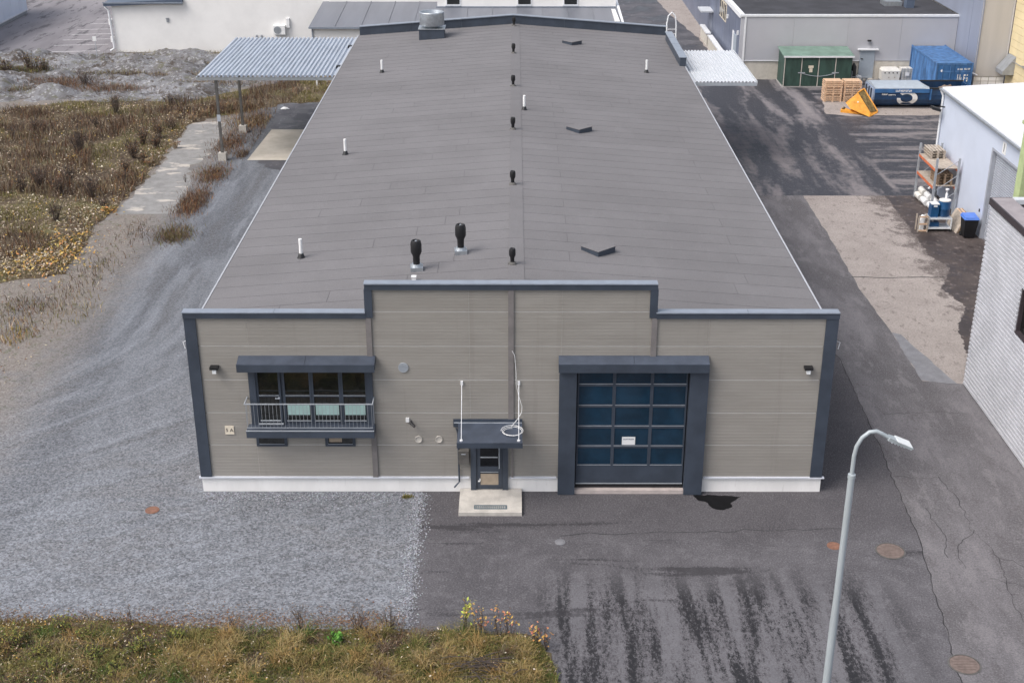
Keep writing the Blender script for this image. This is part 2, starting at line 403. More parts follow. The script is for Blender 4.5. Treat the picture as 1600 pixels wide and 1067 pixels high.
    # damp dark yard asphalt with dry patches running along the drive
    t = NT('asphalt_damp'); X, Y = t.sep()[0], t.sep()[1]; g = t.noise(9, 7, .86)
    al = t.noise(1.0, 5, .62, t.map((.62, .10, 1), (0, 0, R(6))), .4); ac = t.noise(1.0, 5, .62, t.map((.13, .8, 1)), .4); fl = t.noise(1.9, 8, .82)
    right = t.step(X, 21.1, 21.6)
    m = t.math('ADD', t.math('MULTIPLY', al, t.math('SUBTRACT', 1.0, right)), t.math('MULTIPLY', ac, right))
    m = t.math('ADD', m, t.math('MULTIPLY', t.math('SUBTRACT', fl, .5), .55))
    c = t.mix(t.step(m, .45, .63), (0.034, 0.035, 0.044), (0.185, 0.170, 0.178))
    c = t.mix(t.step(m, .66, .76, 0, .7), c, (0.25, 0.225, 0.225))
    c = t.mix(t.step(g, .51, .62, 0, .4), c, (0.20, 0.19, 0.2))
    MATS['asphalt_damp'] = t.out(c, t.step(m, .5, .6, .55, .9), spec=.35)
    # worn pinkish beige pavement
    t = NT('beige_pavement'); g = t.noise(12, 7, .86); a = t.noise(.6, 6, .65); b = t.noise(3.0, 6, .75, t.map((1, .5, 1)))
    c = t.mix(t.step(a, .3, .7), (0.285, 0.250, 0.232), (0.355, 0.314, 0.292)); XX = t.sep()[0]; fd = t.math('ADD', XX, t.math('MULTIPLY', t.noise(.9, 8, .8), 9.0)); inyard = t.step(t.sep()[1], 31.6, 31.5); c = t.mix(t.math('MULTIPLY', inyard, t.step(fd, 23.6, 24.6, 0, .85)), c, (0.085, 0.068, 0.064)); c = t.mix(t.step(b, .565, .62, 0, .65), c, (0.16, 0.135, 0.125))
    c = t.mix(t.step(g, .51, .62, 0, .5), c, (0.46, 0.42, 0.40)); c = t.mix(t.step(g, .485, .39, 0, .55), c, (0.14, 0.12, 0.115))
    t.bump(g, .3, .01); MATS['beige_pavement'] = t.out(c, .9, spec=.25)
    t = NT('brown_wet'); a = t.noise(.8, 6, .7, t.map((1, .6, 1))); b = t.noise(2.6, 6, .75)
    c = t.mix(t.step(a, .35, .65), (0.042, 0.032, 0.030), (0.085, 0.068, 0.064)); c = t.mix(t.step(b, .56, .62, 0, .7), c, (0.19, 0.155, 0.145))
    MATS['brown_wet'] = t.out(c, t.step(a, .4, .6, .45, .85), spec=.4)
    t = NT('asphalt_far'); a = t.noise(.25, 6, .62, t.map((1.2, .35, 1), (0, 0, R(-18)))); b = t.noise(.7, 6, .75, t.map((1.6, .3, 1), (0, 0, R(-18))))
    c = t.mix(t.step(a, .35, .65), (0.20, 0.188, 0.20), (0.265, 0.25, 0.262)); c = t.mix(t.step(b, .535, .60, 0, .8), c, (0.085, 0.08, 0.088))
    MATS['asphalt_far'] = t.out(c, .9, spec=.25)
    t = NT('asphalt_dark'); a = t.noise(.3, 6, .65); b = t.noise(1.8, 6, .75, t.map((1, .5, 1)))
    c = t.mix(t.step(a, .4, .66), (0.050, 0.049, 0.056), (0.115, 0.112, 0.125)); c = t.mix(t.step(b, .56, .62, 0, .5), c, (0.19, 0.185, 0.20))
    MATS['asphalt_dark'] = t.out(c, t.step(a, .4, .6, .4, .85), spec=.4)
    # soil under the weeds
    t = NT('weed_soil'); a = t.noise(.35, 6, .62); b = t.noise(2.5, 6, .7); v = t.voro(9, 'Color')
    sp = t.n.new('ShaderNodeSeparateColor'); t.l.new(v, sp.inputs[0])
    c = t.ramp(a, [(.35, (0.085, 0.065, 0.048)), (.5, (0.115, 0.088, 0.060)), (.64, (0.135, 0.125, 0.060))])
    c = t.mix(t.step(b, .5, .7, 0, .6), c, (0.060, 0.046, 0.036)); c = t.mix(t.step(sp.outputs[0], .88, .95, 0, .8), c, (0.36, 0.30, 0.22))
    t.bump(b, .8, .1); MATS['weed_soil'] = t.out(c, .95, spec=.1)
    # rubble ground
    t = NT('rubble'); a = t.noise(.5, 6, .65); b = t.noise(1.1, 8, .82); v = t.voro(6, 'Color')
    sp = t.n.new('ShaderNodeSeparateColor'); t.l.new(v, sp.inputs[0])
    c = t.mix(t.step(a, .35, .62), (0.130, 0.122, 0.122), (0.235, 0.236, 0.250)); c = t.mix(t.step(b, .525, .575, 0, .85), c, (0.075, 0.060, 0.048))
    c = t.mix(t.step(b, .465, .42, 0, .6), c, (0.11, 0.105, 0.055)); c = t.mix(t.step(sp.outputs[0], .8, .95, 0, .4), c, (0.5, 0.5, 0.52))
    t.bump(t.math('ADD', b, sp.outputs[1]), .8, .08); MATS['rubble'] = t.out(c, .95, spec=.2)
    # weathered path with pale scraped patches
    t = NT('worn_path'); g = t.noise(40, 3, .7); a = t.noise(.9, 6, .62, t.map((.35, 1.0, 1))); b = t.noise(1.6, 6, .7)
    c = t.mix(t.step(b, .35, .65), (0.205, 0.20, 0.195), (0.275, 0.27, 0.265)); c = t.mix(t.step(a, .565, .60, 0, .9), c, (0.50, 0.455, 0.405))
    c = t.mix(t.step(g, .5, .62, 0, .35), c, (0.36, 0.35, 0.34)); MATS['worn_path'] = t.out(c, .92, spec=.2)
    plain('patch_grey', (0.20, 0.20, 0.215), .9, var=.12, grain=.3)
    plain('crack_tar', (0.022, 0.021, 0.023), .8)
    plain('oil', (0.006, 0.006, 0.007), .75, var=.2, spec=.15)
    t = NT('slab_concrete'); a = t.noise(.7, 6, .65); b = t.noise(9, 4, .7)
    c = t.mix(t.step(a, .35, .65), (0.42, 0.385, 0.33), (0.52, 0.48, 0.42)); c = t.mix(t.step(a, .62, .72, 0, .6), c, (0.24, 0.19, 0.14)); c = t.mix(t.step(b, .6, .8, 0, .2), c, (0.3, 0.27, 0.23))
    MATS['slab_concrete'] = t.out(c, .9, spec=.2)
mk_ground()

# ------------------------------------------------------------------ ground sheets
g = MB().add([(-400, -200, 0), (400, -200, 0), (400, 700, 0), (-400, 700, 0)], [(0, 1, 2, 3)]).build('ground', 'gravel'); tag(g, kind='structure')
edge = jag([(-2.72, -16), (-2.80, -7.3), (-2.86, -4.8), (-2.93, -2.4), (-2.98, .5)], .09, .045, 3)
asph = sheet('asphalt_yard', edge + [(10.1, .5), (10.1, 60), (40, 60), (40, -30), (-2.72, -30)], .004, 'asphalt')
lane = sheet('asphalt_lane', jag([(10.6, -30), (11.3, -12), (11.77, -8.06), (12.1, -5.5), (12.43, -3.06), (12.62, 1.0), (12.9, 6.9), (12.99, 10.4), (12.4, 14), (10.05, 17)], .4, .03, 5) + [(10.05, 60), (40, 60), (40, -30)], .008, 'asphalt_lane')
crk = jag([(11.0, -14), (11.77, -8.06), (12.1, -5.5), (12.43, -3.06), (12.62, 1.0), (12.9, 6.9), (12.99, 10.4), (12.4, 14)], .25, .035, 5)
sheet('crack', ribbon(crk, .028), .012, 'crack_tar', lane)
for k, pts in enumerate([[(14.1, 1.0), (14.35, -.6), (14.2, -2.2), (14.5, -4.0), (14.15, -6.2), (14.3, -9.5)], [(14.3, -2.3), (13.5, -3.1), (13.35, -4.4)], [(14.4, -3.6), (15.3, -4.4), (15.2, -6.0)], [(13.1, -1.0), (13.3, -2.6), (13.0, -3.8)], [(13.9, -4.9), (14.9, -5.3), (15.6, -5.2)], [(12.62, 1.0), (13.6, .9), (14.1, 1.0)], [(13.5, 5.6), (15.2, 5.7), (16.6, 5.5)]]):
    sheet('crack', ribbon(jag(pts, .18, .06, k + 20), .018), .012, 'crack_tar', lane)
sheet('crack', ribbon(jag([(1.5, -2.55), (4, -2.45), (7.5, -2.3), (10.2, -2.2)], .3, .06, 31), .03), .0065, 'crack_tar', asph)
bl = jag([(15.69, 8.3), (15.75, 12.9), (15.6, 18), (15.8, 24), (15.87, 31.55)], .5, .03, 8)
br_ = jag([(20.35, 31.55), (20.2, 27), (20.0, 22.1), (20.5, 20.4), (19.3, 17.9), (19.75, 15.7), (18.7, 13.6), (18.2, 10.8), (17.25, 8.0)], .12, .06, 9)
beige = sheet('worn_pavement', bl + br_ + [(16.9, 8.1)], .012, 'beige_pavement')
sheet('crack', ribbon(jag([(15.6, 19.3), (17.4, 19.2), (19.9, 19.3)], .3, .05, 12), .07), .016, 'crack_tar', beige)
sheet('concrete_patch', jag([(15.69, 8.35), (15.75, 12.9), (16.05, 12.7), (16.5, 10.4), (16.95, 8.0), (15.69, 8.35)], .3, .03, 4)[:-1], .018, 'patch_grey')
sheet('wet_apron', [(20.35, 31.55)] + [(23.3, 31.55), (23.3, 7.9), (17.2, 7.9)] + [(x, y) for x, y in reversed(br_)], .010, 'brown_wet')
sheet('damp_yard', jag([(13.3, 31.6), (13.45, 36), (13.6, 46), (13.5, 60)], .6, .12, 6) + [(36, 60), (36, 31.6)], .012, 'asphalt_damp')
sheet('sand_strip', jag([(21.0, 49.6), (21.6, 53.2), (22.6, 54.2), (24.4, 51.2), (31.5, 51.0), (31.5, 49.3), (24.5, 49.2), (22.6, 48.9), (21.0, 49.6)], .5, .08, 14)[:-1], .016, 'beige_pavement')
sheet('rear_road', [(8.5, 49.5), (8.5, 140), (60, 140), (60, 60.0), (10.05, 60.0), (10.05, 49.5)], .006, 'asphalt_dark')
sheet('rear_pavement', jag([(16.0, 70.5), (15.9, 76), (14.8, 86), (14.2, 96), (13.5, 140)], 1, .08, 15) + [(19, 140), (19, 70.5)], .010, 'beige_pavement')
sheet('parking_yard', jag([(-70, 64.5), (-40, 66.3), (-34.5, 67.2), (-32.3, 70.2)], .6, .2, 16) + [(-32.3, 160), (-120, 160), (-120, 64.5)], .006, 'asphalt_far')
# parking bay lines
for x0, y0, x1, y1 in [(-37.7, 67.4, -33.3, 67.9), (-38.0, 69.95, -33.9, 70.4), (-38.4, 72.6, -34.0, 73.1), (-38.4, 74.9, -34.2, 75.5), (-38.4, 77.3, -34.3, 77.9), (-38.6, 79.6, -34.9, 80.1), (-38.3, 82.4, -35.2, 82.9), (-38.4, 84.7, -35.4, 85.2)]:
    sheet('parking_line', [(x0, y0), (x1, y1), (x1, y1 + .13), (x0, y0 + .13)], .011, 'paint_line', bpy.data.objects['parking_yard'])
# worn path, slab and dark asphalt left of the hall
sheet('worn_path', jag([(-20.9, 28.3), (-20.6, 36.9), (-20.95, 42), (-21.2, 47.5)], .4, .12, 17) + jag([(-18.9, 47.5), (-18.4, 42), (-18.7, 37), (-17.9, 32), (-17.8, 28.4)], .4, .25, 18), .006, 'worn_path')
sheet('concrete_pad', [(-15.8, 38.4), (-10, 38.4), (-10, 45.45), (-15.55, 45.45)], .022, 'slab_concrete')
sheet('asphalt_pad', jag([(-15.6, 45.47), (-16.0, 49), (-15.9, 52.4)], .5, .1, 19) + [(-10, 52.4), (-10, 45.47)], .014, 'asphalt_dark')
sheet('asphalt_pad', jag([(-15.2, 38.3), (-14.2, 36.8), (-12.4, 35.6), (-10, 34.8)], .3, .15, 22) + [(-10, 38.3)], .009, 'asphalt_dark')
sheet('oil_stain', jag([(5.86, -.25), (6.35, -.18), (6.9, -.2), (7.42, -.27), (7.2, -.5), (7.05, -.72), (7.0, -.95), (6.62, -1.12), (6.35, -1.0), (6.25, -.7), (6.0, -.52), (5.86, -.25)], .1, .04, 23)[:-1], .010, 'oil')
FIELD = [(-60, 16.5), (-30, 17.6), (-23.4, 18.6), (-20.7, 19.6), (-21.3, 26.8), (-21.0, 29), (-20.9, 36), (-21.2, 46.6), (-20.3, 48.2), (-15.8, 52.5), (-10.5, 53.0), (-10.5, 61.5), (-16, 60.5), (-20, 56), (-24, 54.2), (-31, 53), (-36, 50), (-60, 48)]
sheet('weed_field', jag(FIELD + [FIELD[0]], .5, .25, 24)[:-1], .012, 'weed_soil')
VERGE = [(-60, -6.5), (-14, -7.05), (-11.5, -6.85), (-8.3, -7.35), (-2.76, -7.4), (-.9, -7.45), (.75, -7.95), (1.15, -8.9), (1.35, -10.5), (1.2, -30), (-60, -30)]
sheet('verge_soil', jag(VERGE[:9], .25, .12, 25) + VERGE[9:], .016, 'weed_soil')
def in_poly(x, y, poly):
    ins = np.zeros(len(x), bool); n = len(poly)
    for i in range(n):
        x0, y0 = poly[i]; x1, y1 = poly[(i + 1) % n]
        c = ((y0 > y) != (y1 > y)) & (x < (x1 - x0) * (y - y0) / (y1 - y0 + 1e-12) + x0); ins ^= c
    return ins
def verge_h(x, y):   # uneven bank: rises away from the gravel edge, with hummocks
    e = min(1.0, max(0.0, (-7.35 - y) / .9)) * min(1.0, max(0.0, (.95 + .1 * math.sin(y * 3) - x) / .7))
    p = Vector((x * .8, y * 1.1, 3.3)); return e * (.10 + .20 * max(-.3, mnoise.noise(p)) + .10 * mnoise.noise(p * 2.7))
gx = np.linspace(-24, 1.3, 190); gy = np.linspace(-15, -7.2, 62)
MBv = MB().add([(x, y, -.02 + verge_h(x, y)) for y in gy for x in gx], [(j * 190 + i, j * 190 + i + 1, (j + 1) * 190 + i + 1, (j + 1) * 190 + i) for j in range(61) for i in range(189)]).build('verge_bank', 'weed_soil', smooth=True); tag(MBv, kind='structure')
# heaps of grey rubble behind the weeds
nx, ny = 150, 60; xs = np.linspace(-46, -14.5, nx); ys = np.linspace(52.5, 69.6, ny); vs = []
for y in ys:
    for x in xs:
        e = min(1, (y - 52.5) / 2.5, (69.6 - y) / 1.5, (x + 46) / 3, (-14.5 - x) / 3, max(0, (-17.5 - x) / 1.5 + (y - 61.5) / 2 + 1))
        p = Vector((x * .33, y * .42, 1.7)); h = max(0, mnoise.noise(p) * .9 + .12) + .35 * abs(mnoise.noise(p * 3.1)) + .12 * mnoise.noise(p * 9)
        vs.append((x, y, -.10 + max(0, e) * (h * 1.15 + .12)))
fs = [(j * nx + i, j * nx + i + 1, (j + 1) * nx + i + 1, (j + 1) * nx + i) for j in range(ny - 1) for i in range(nx - 1)]
rb = MB().add(vs, fs).build('rubble_terrain', 'rubble', smooth=True); tag(rb, kind='structure')

# ------------------------------------------------------------------ the hall
H = thing('industrial_hall', (0, 0, 0), 'long low industrial hall with warm grey panel facade, stepped dark parapet and felt roof', 'industrial building')
ze = lambda x: 6.1 - .0752 * abs(x)
# plinth with openings
for a, b in ((-10, -1.31), (-.11, 1.49), (6.13, 10)):
    bx('plinth', 'plinth', H, a, b, .03, .3, 0, .53)
bx('plinth', 'plinth', H, -9.98, -9.7, .3, 49.2, 0, .53); bx('plinth', 'plinth', H, 9.7, 9.98, .3, 49.2, 0, .53); bx('plinth', 'plinth', H, -9.7, 9.7, 48.9, 49.2, 0, .53)
for a, b in ((-10.08, -1.36), (-.06, 1.44), (6.18, 10.08)):
    bx('drip_flashing', 'drip', H, a, b, -.06, .05, .53, .575)
# facade panels: real shallow grooves
def panel(x0, x1, z0, z1, y=0.0):
    pr = []; n = max(1, int(round((z1 - z0) / .115))); pr.append((y, z0))
    for k in range(n):
        a = z0 + (z1 - z0) * k / n; b = z0 + (z1 - z0) * (k + 1) / n
        pr += [(y, a + .005), (y, b - .016), (y + .005, b - .013), (y + .005, b - .004)]
    pr += [(y, z1 - .002), (y + .06, z1 - .002), (y + .06, z0)]
    q = []
    for p in pr:
        if not q or abs(p[0] - q[-1][0]) + abs(p[1] - q[-1][1]) > 1e-5: q.append(p)
    return MB().prism(q, 'x', x0, x1).build('wall_panel', 'panel', H)
rows = [.58, 1.73, 2.88, 4.03, 5.18, 6.33]
def rowpanels(x0, x1, z0=.58, z1=6.14):
    e = [z0] + [r for r in rows if z0 + .05 < r < z1 - .05] + [z1]
    for a, b in zip(e[:-1], e[1:]): panel(x0, x1, a + .010, b - .010)
bx('joint_backing', 'joint', H, -9.62, -4.4, .0085, .30, .56, 6.15)
bx('joint_backing', 'joint', H, -4.4, -1.25, .0085, .30, .56, 7.08); bx('joint_backing', 'joint', H, -1.25, -.15, .0085, .30, 2.3, 7.08)
bx('joint_backing', 'joint', H, -.15, 1.75, .0085, .30, .56, 7.08); bx('joint_backing', 'joint', H, 1.75, 4.4, .0085, .30, 4.4, 7.08); bx('joint_backing', 'joint', H, 4.4, 5.85, .0085, .30, 4.4, 6.15); bx('joint_backing', 'joint', H, 5.85, 9.6, .0085, .30, .56, 6.15)
rowpanels(-9.66, -8.12); rowpanels(-8.12 + .004, -4.38, 4.5); rowpanels(-8.12 + .004, -4.38, .58, 2.3); rowpanels(-4.37, -1.30, .58, 7.1)
rowpanels(-1.296, -.02, 2.3, 7.1); rowpanels(-.10, -.02, .58, 2.29); rowpanels(-.01, 1.55, .58, 7.1); rowpanels(1.554, 4.37, 4.6, 7.1); rowpanels(4.38, 6.05, 4.6); rowpanels(6.054, 9.62)
# corner columns, pilasters
for x0, x1 in ((-10.02, -9.66), (9.62, 10.0)): bx('corner_column', 'anthracite', H, x0, x1, -.05, .32, .58, 6.15)
for x0, x1, z0, z1 in ((-4.46, -4.29, 4.75, 6.14), (-4.46, -4.29, .58, 2.24), (-.10, .07, 2.62, 7.08), (4.29, 4.46, 4.75, 6.14), (.0, .06, .58, 2.3)):
    bx('pilaster', 'pilaster', H, x0, x1, -.055, .02, z0, z1)
# parapet: fascia and metal cap, sky reflection painted into the cap colour
for a, b, z in ((-10.03, -4.45, 6.34), (4.43, 10.01, 6.34), (-4.45, 4.43, 7.28)):
    bx('parapet_fascia', 'anthracite', H, a, b, -.075, -.003, z - .215, z - .03)
    bx('parapet_wall', 'anthracite', H, a + .03, b - .03, .08, .20, z - 1.2, z - .03)
    n = 2 if b - a > 7 else 2; w = (b - a) / n
    for k in range(n): bx('parapet_cap', 'cap_metal_skylit', H, a + k * w - .015 * (k == 0), a + (k + 1) * w - .008, -.10, .22, z - .032, z)
for x0, x1 in ((-4.47, -4.23), (4.21, 4.45)): bx('parapet_upstand', 'anthracite', H, x0, x1, -.065, .22, 6.15, 7.08)
# side and rear walls
bx('side_wall', 'panel', H, -9.99, -9.7, .33, 49.2, .54, 5.25); bx('side_wall', 'panel', H, 9.68, 9.97, .33, 49.2, .54, 5.25)
bx('rear_wall', 'panel', H, -9.7, 9.68, 48.9, 49.19, .54, 5.25)
# roof deck + felt strips
rf = MB().prism([(-10.06, ze(10.06) - .12), (-10.06, ze(10.06)), (0, 6.1), (10.06, ze(10.06)), (10.06, ze(10.06) - .12), (0, 5.9)], 'y', .41, 49.1).build('roof', 'felt_gap', H)
for sx in (-1, 1):
    bx('eaves_flashing', 'cap_light', rf, *sorted((sx * 10.06, sx * 10.115)), .42, 49.1, ze(10.1) - .13, ze(10.1) + .018)
proto = {}
def felt(side, a, b, tilt):
    k = (side, round(a, 2), round(b, 2), tilt)
    if k not in proto:
        xs_ = (a, b) if side > 0 else (-b, -a); p = []
        for dz in (-.01, 0):
            for (x, y) in ((xs_[0], 0), (xs_[1], 0), (xs_[1], .985), (xs_[0], .985)):
                p.append((x, y, ze(x) + .007 + dz + (tilt if y == 0 else 0)))
        proto[k] = MB().hexa(p).mesh('felt_strip', 'felt')
    return proto[k]
for side in (-1, 1):
    for i in range(49):
        j = (2.1, 3.4, 7.6, 2.6, 6.2)[(i * 2 + (side > 0)) % 5] if i % 7 else 5.0
        if side > 0 and 3 < i < 26: j = 1.75 + .02 * i if i % 2 else 7.9
        j = round(j * 2) / 2
        for a, b in ((.0, j - .006), (j + .006, 10.04)):
            o = bpy.data.objects.new('felt_strip', felt(side, a, b, .006)); COL.objects.link(o); o.parent = rf; o.location = (0, .42 + i * .993, 0)
for k in range(7):
    y0 = .43 + k * 6.95
    p = []
    for dz in (.0, .012):
        for (x, y) in ((-.10, y0), (.42, y0), (.42, y0 + 6.93), (-.10, y0 + 6.93)): p.append((x, y, 6.112 - .075 * max(0, x) + dz))
    MB().hexa(p).build('ridge_strip', 'felt', rf)
# rear parapet following the gable
for side in (-1, 1):
    for k in range(3):
        x0 = side * (10.0 * k / 3); x1 = side * (10.0 * (k + 1) / 3 - .01)
        if side < 0: x0, x1 = x1, x0
        for nm, mt, y0, y1, za, zb in (('rear_parapet', 'anthracite', 48.95, 49.2, -.05, .55), ('rear_cap', 'cap_metal_skylit', 48.88, 49.27, .55, .60)):
            p = [(x, y, ze(x) + z) for z in (za, zb) for x, y in ((x0, y0), (x1, y0), (x1, y1), (x0, y1))]
            MB().hexa(p).build(nm, mt, rf)
for k in range(4):
    bx('eaves_upstand_cap', 'cap_metal_skylit', rf, 9.72, 10.16, 39.5 + k * 2.0, 39.5 + k * 2.0 + 1.96, 5.86, 5.90)
bx('eaves_upstand', 'anthracite', rf, 9.76, 10.13, 39.55, 47.4, ze(10) - .1, 5.859)
# ---- balcony window
Wn = MB().box(-8.19, -4.33, -.02, .10, 2.44, 4.44).build('window_surround', 'anthracite', H)
hood = MB().prism([(.0, 4.86), (-.05, 4.86), (-.47, 4.76), (-.47, 4.51), (-.44, 4.51), (0, 4.58)], 'x', -8.44, -6.36).build('window_hood', 'anthracite_lit', H)
MB().prism([(.0, 4.86), (-.05, 4.86), (-.47, 4.76), (-.47, 4.51), (-.44, 4.51), (0, 4.58)], 'x', -6.352, -4.21).build('window_hood', 'anthracite_lit', H)
bx('hood_band', 'anthracite', H, -8.445, -4.205, -.478, -.4705, 4.505, 4.752)
for x0, x1 in ((-8.19, -7.98), (-4.50, -4.33)): bx('window_cheek', 'anthracite', H, x0, x1, -.12, -.021, 2.5, 4.54)
cols = [(-7.91, -7.28), (-7.08, -6.32), (-6.19, -5.40), (-5.27, -4.57)]
for k, (a, b) in enumerate(cols):
    fr = MB()
    for x0, x1 in ((a - .07, a), (b, b + .07)): fr.box(x0, x1, -.075, -.021, 2.5, 4.5)
    for z0, z1 in ((4.36, 4.5), (3.47, 3.52), (2.5, 2.58)): fr.box(a, b, -.07, -.021, z0, z1)
    f = fr.build('window' if k else 'balcony_door', 'anthracite', H)
    bx('pane', 'window_glass', f, a, b, -.045, -.022, 3.52, 4.36)
    bx('pane', 'window_glass', f, a, b, -.045, -.022, 2.58, 3.47)
    if k: bx('mint_panel', 'mint_board', f, a + .03, b - .03, -.052, -.046, 2.83, 3.17); bx('sill_bar', 'steel_light', f, a, b, -.085, -.071, 2.62, 2.65)
    bx('transom_bead', 'steel_light', f, a, b, -.085, -.071, 3.515, 3.53)
    if not k:
        MB().box(b - .03, b + .03, -.10, -.076, 3.40, 3.46).box(b - .12, b + .02, -.13, -.10, 3.42, 3.45).build('handle', 'steel_light', f)
        bx('step', 'steel_light', f, a - .05, b + .1, -.2, -.13, 2.55, 2.58); bx('step', 'steel_light', f, a, b, -.13, -.086, 2.64, 2.67)
B = MB().box(-8.31, -4.30, -.52, -.021, 2.25, 2.49).build('balcony', 'anthracite', H)
bx('balcony_floor', 'anthracite_lit', B, -8.27, -4.34, -.49, -.022, 2.492, 2.500)
bx('floor_trim', 'steel_light', B, -8.31, -4.30, -.53, -.505, 2.485, 2.515)
zt = 3.45
MB().box(-8.31, -4.30, -.525, -.495, zt - .03, zt).box(-8.31, -8.28, -.494, .0, zt - .03, zt).box(-4.33, -4.30, -.494, .0, zt - .03, zt).build('top_rail', 'steel_light', B)
MB().box(-8.28, -4.33, -.515, -.505, 2.60, 2.62).build('bottom_rail', 'steel_light', B)
barm = MB().box(-.0055, .0055, -.0055, .0055, 2.62, zt - .031).mesh('bar', 'hood_grey')
nb = 34
for k in range(nb):
    o = bpy.data.objects.new('bar', barm); COL.objects.link(o); o.parent = B; o.location = (-8.25 + 3.9 * k / (nb - 1), -.51, 0)
for x in (-8.295, -4.315):
    for y in (-.36, -.2):
        o = bpy.data.objects.new('bar', barm); COL.objects.link(o); o.parent = B; o.location = (x, y, 0)
for a, b in ((-8.12, -7.14), (-5.93, -4.97)):
    f = MB().box(a, a + .09, -.05, -.001, 1.70, 2.24).box(b - .09, b, -.05, -.001, 1.70, 2.24).box(a + .09, b - .09, -.05, -.001, 1.70, 1.79).build('low_window', 'anthracite', H)
    bx('pane', 'window_glass', f, a + .09, b - .09, -.03, -.002, 1.79, 2.24); bx('sill_bar', 'steel_light', f, a + .09, b - .09, -.058, -.051, 1.785, 1.80)
bx('blind', 'tan_board', f, -5.80, -5.40, -.036, -.031, 1.85, 2.24)
# ---- entrance
D = MB().box(-1.31, -1.13, -.10, .06, .13, 2.3).box(-.29, -.11, -.10, .06, .13, 2.3).box(-1.13, -.29, -.10, .06, 2.2, 2.3).build('entrance_door', 'anthracite', H)
bx('recess', 'anthracite', D, -1.13, -.29, -.02, .06, .13, 2.2)
MB().box(-1.12, -1.00, -.06, -.021, .16, 2.18).box(-.42, -.30, -.06, -.021, .16, 2.18).box(-1.0, -.42, -.06, -.021, .16, .30).box(-1.0, -.42, -.06, -.021, .76, .98).box(-1.0, -.42, -.06, -.021, 2.06, 2.18).build('door_leaf', 'anthracite', D)
bx('pane', 'door_glass', D, -1.0, -.42, -.045, -.022, .98, 2.06)
bx('kick_panel', 'tan_board', D, -1.0, -.42, -.05, -.022, .30, .70); bx('kick_panel_trim', 'steel_light', D, -1.0, -.42, -.065, -.061, .765, .785)
bx('push_bar', 'steel_light', D, -1.0, -.44, -.07, -.05, 1.30, 1.335)
MB().tube([(-.39, -.061, 1.72), (-.39, -.14, 1.72), (-.39, -.14, .95), (-.39, -.061, .95)], .016, 6).box(-.50, -.39, -.13, -.115, 1.70, 1.73).build('handle', 'steel_light', D)
bx('sign', 'mint_sign', D, -.86, -.60, -.068, -.0615, 2.02, 2.2)
MB().box(-1.08, -1.02, -.075, -.061, .42, .47).box(-1.03, -1.0, -.085, -.061, .45, .54).build('latch', 'white_plastic', D)
Cn = MB().hexa([(-1.68, -1.2, 2.33), (.34, -1.2, 2.33), (.34, -.03, 2.40), (-1.68, -.03, 2.40), (-1.68, -1.2, 2.45), (.34, -1.2, 2.45), (.34, -.03, 2.56), (-1.68, -.03, 2.56)]).build('entrance_canopy', 'anthracite_lit', H)
bx('canopy_upstand', 'anthracite', Cn, -1.84, .34, -.06, -.029, 2.40, 2.68); bx('upstand_trim', 'steel_light', Cn, -1.82, .33, -.09, -.061, 2.555, 2.572)
bx('canopy_fascia', 'anthracite', Cn, -1.69, .35, -1.225, -1.2005, 2.28, 2.46)
for x in (-1.55, .23):
    MB().tube([(x, -1.08, 2.48), (x, -.03, 3.93)], .012, 6).lathe((x, -1.08, 2.455), [(.05, 0), (.05, .04)], 8).box(x - .04, x + .04, -.06, -.001, 3.88, 4.0).build('tie_rod', 'white_paint', Cn)
MB().tube([(-1.74, -.10, 2.38), (-1.70, -.09, 2.2), (-1.68, -.07, .42), (-1.84, -.22, .30)], .028, 8).build('rain_pipe', 'anthracite', Cn)
# ---- garage door
GS = MB().box(1.49, 2.03, -.20, .06, .02, 4.5).build('door_surround', 'anthracite', H)
MB().box(5.55, 6.13, -.20, .06, .02, 4.5).build('door_surround', 'anthracite', H)
lint = [(.0, 4.87), (-.04, 4.87), (-.34, 4.72), (-.34, 4.44), (-.30, 4.44), (-.02, 4.46)]
MB().prism(lint, 'x', 1.46, 3.78).build('door_lintel', 'anthracite_lit', H); MB().prism(lint, 'x', 3.788, 6.10).build('door_lintel', 'anthracite_lit', H)
bx('lintel_band', 'anthracite', H, 1.458, 6.102, -.35, -.3405, 4.435, 4.715)
GD = bx('garage_door', 'dark_rubber', H, 2.031, 5.549, .05, .08, .15, 4.5)
zs = [.33, .99, 1.69, 2.40, 3.13, 3.87, 4.48]
bx('bottom_section', 'anthracite', GD, 2.07, 5.51, .0, .049, .35, .985); bx('bottom_seal', 'steel_light', GD, 2.07, 5.51, -.012, .048, .315, .345)
xc = [2.07, 3.22, 4.40, 5.51]
for z0, z1 in zip(zs[1:-1], zs[2:]):
    fr = MB().box(2.07, 5.51, -.004, .049, z1 - .06, z1 - .004).box(2.07, 5.51, -.004, .049, z0 + .004, z0 + .05)
    for x in xc: fr.box(max(2.07, x - .05), min(5.51, x + .05), -.002, .049, z0 + .05, z1 - .06)
    f = fr.build('section_frame', 'anthracite', GD)
    for a, b in zip(xc[:-1], xc[1:]):
        bx('pane', 'navy_acrylic', f, a + .05, b - .05, .018, .045, z0 + .05, z1 - .06)
        bx('bead', 'steel_light', f, a + .04, b - .04, -.010, -.005, z0 + .014, z0 + .030)
bx('threshold', 'threshold', H, 2.032, 5.548, -.12, .3, .0, .14)
pn = thing('paper_notice', (3.73, -.006, 1.73), 'white paper notice with a line of small print taped inside a garage door pane', 'notice')
bx('sheet', 'white_plastic', pn, 3.52, 3.94, .002, .014, 1.735, 2.02)
m = MB(); scribble(m, (3.56, .001, 1.92), (1, 0, 0), (0, 0, 1), .34, .05, 11, (0, -1, 0), 3); m.build('print', 'grey_ink', pn)
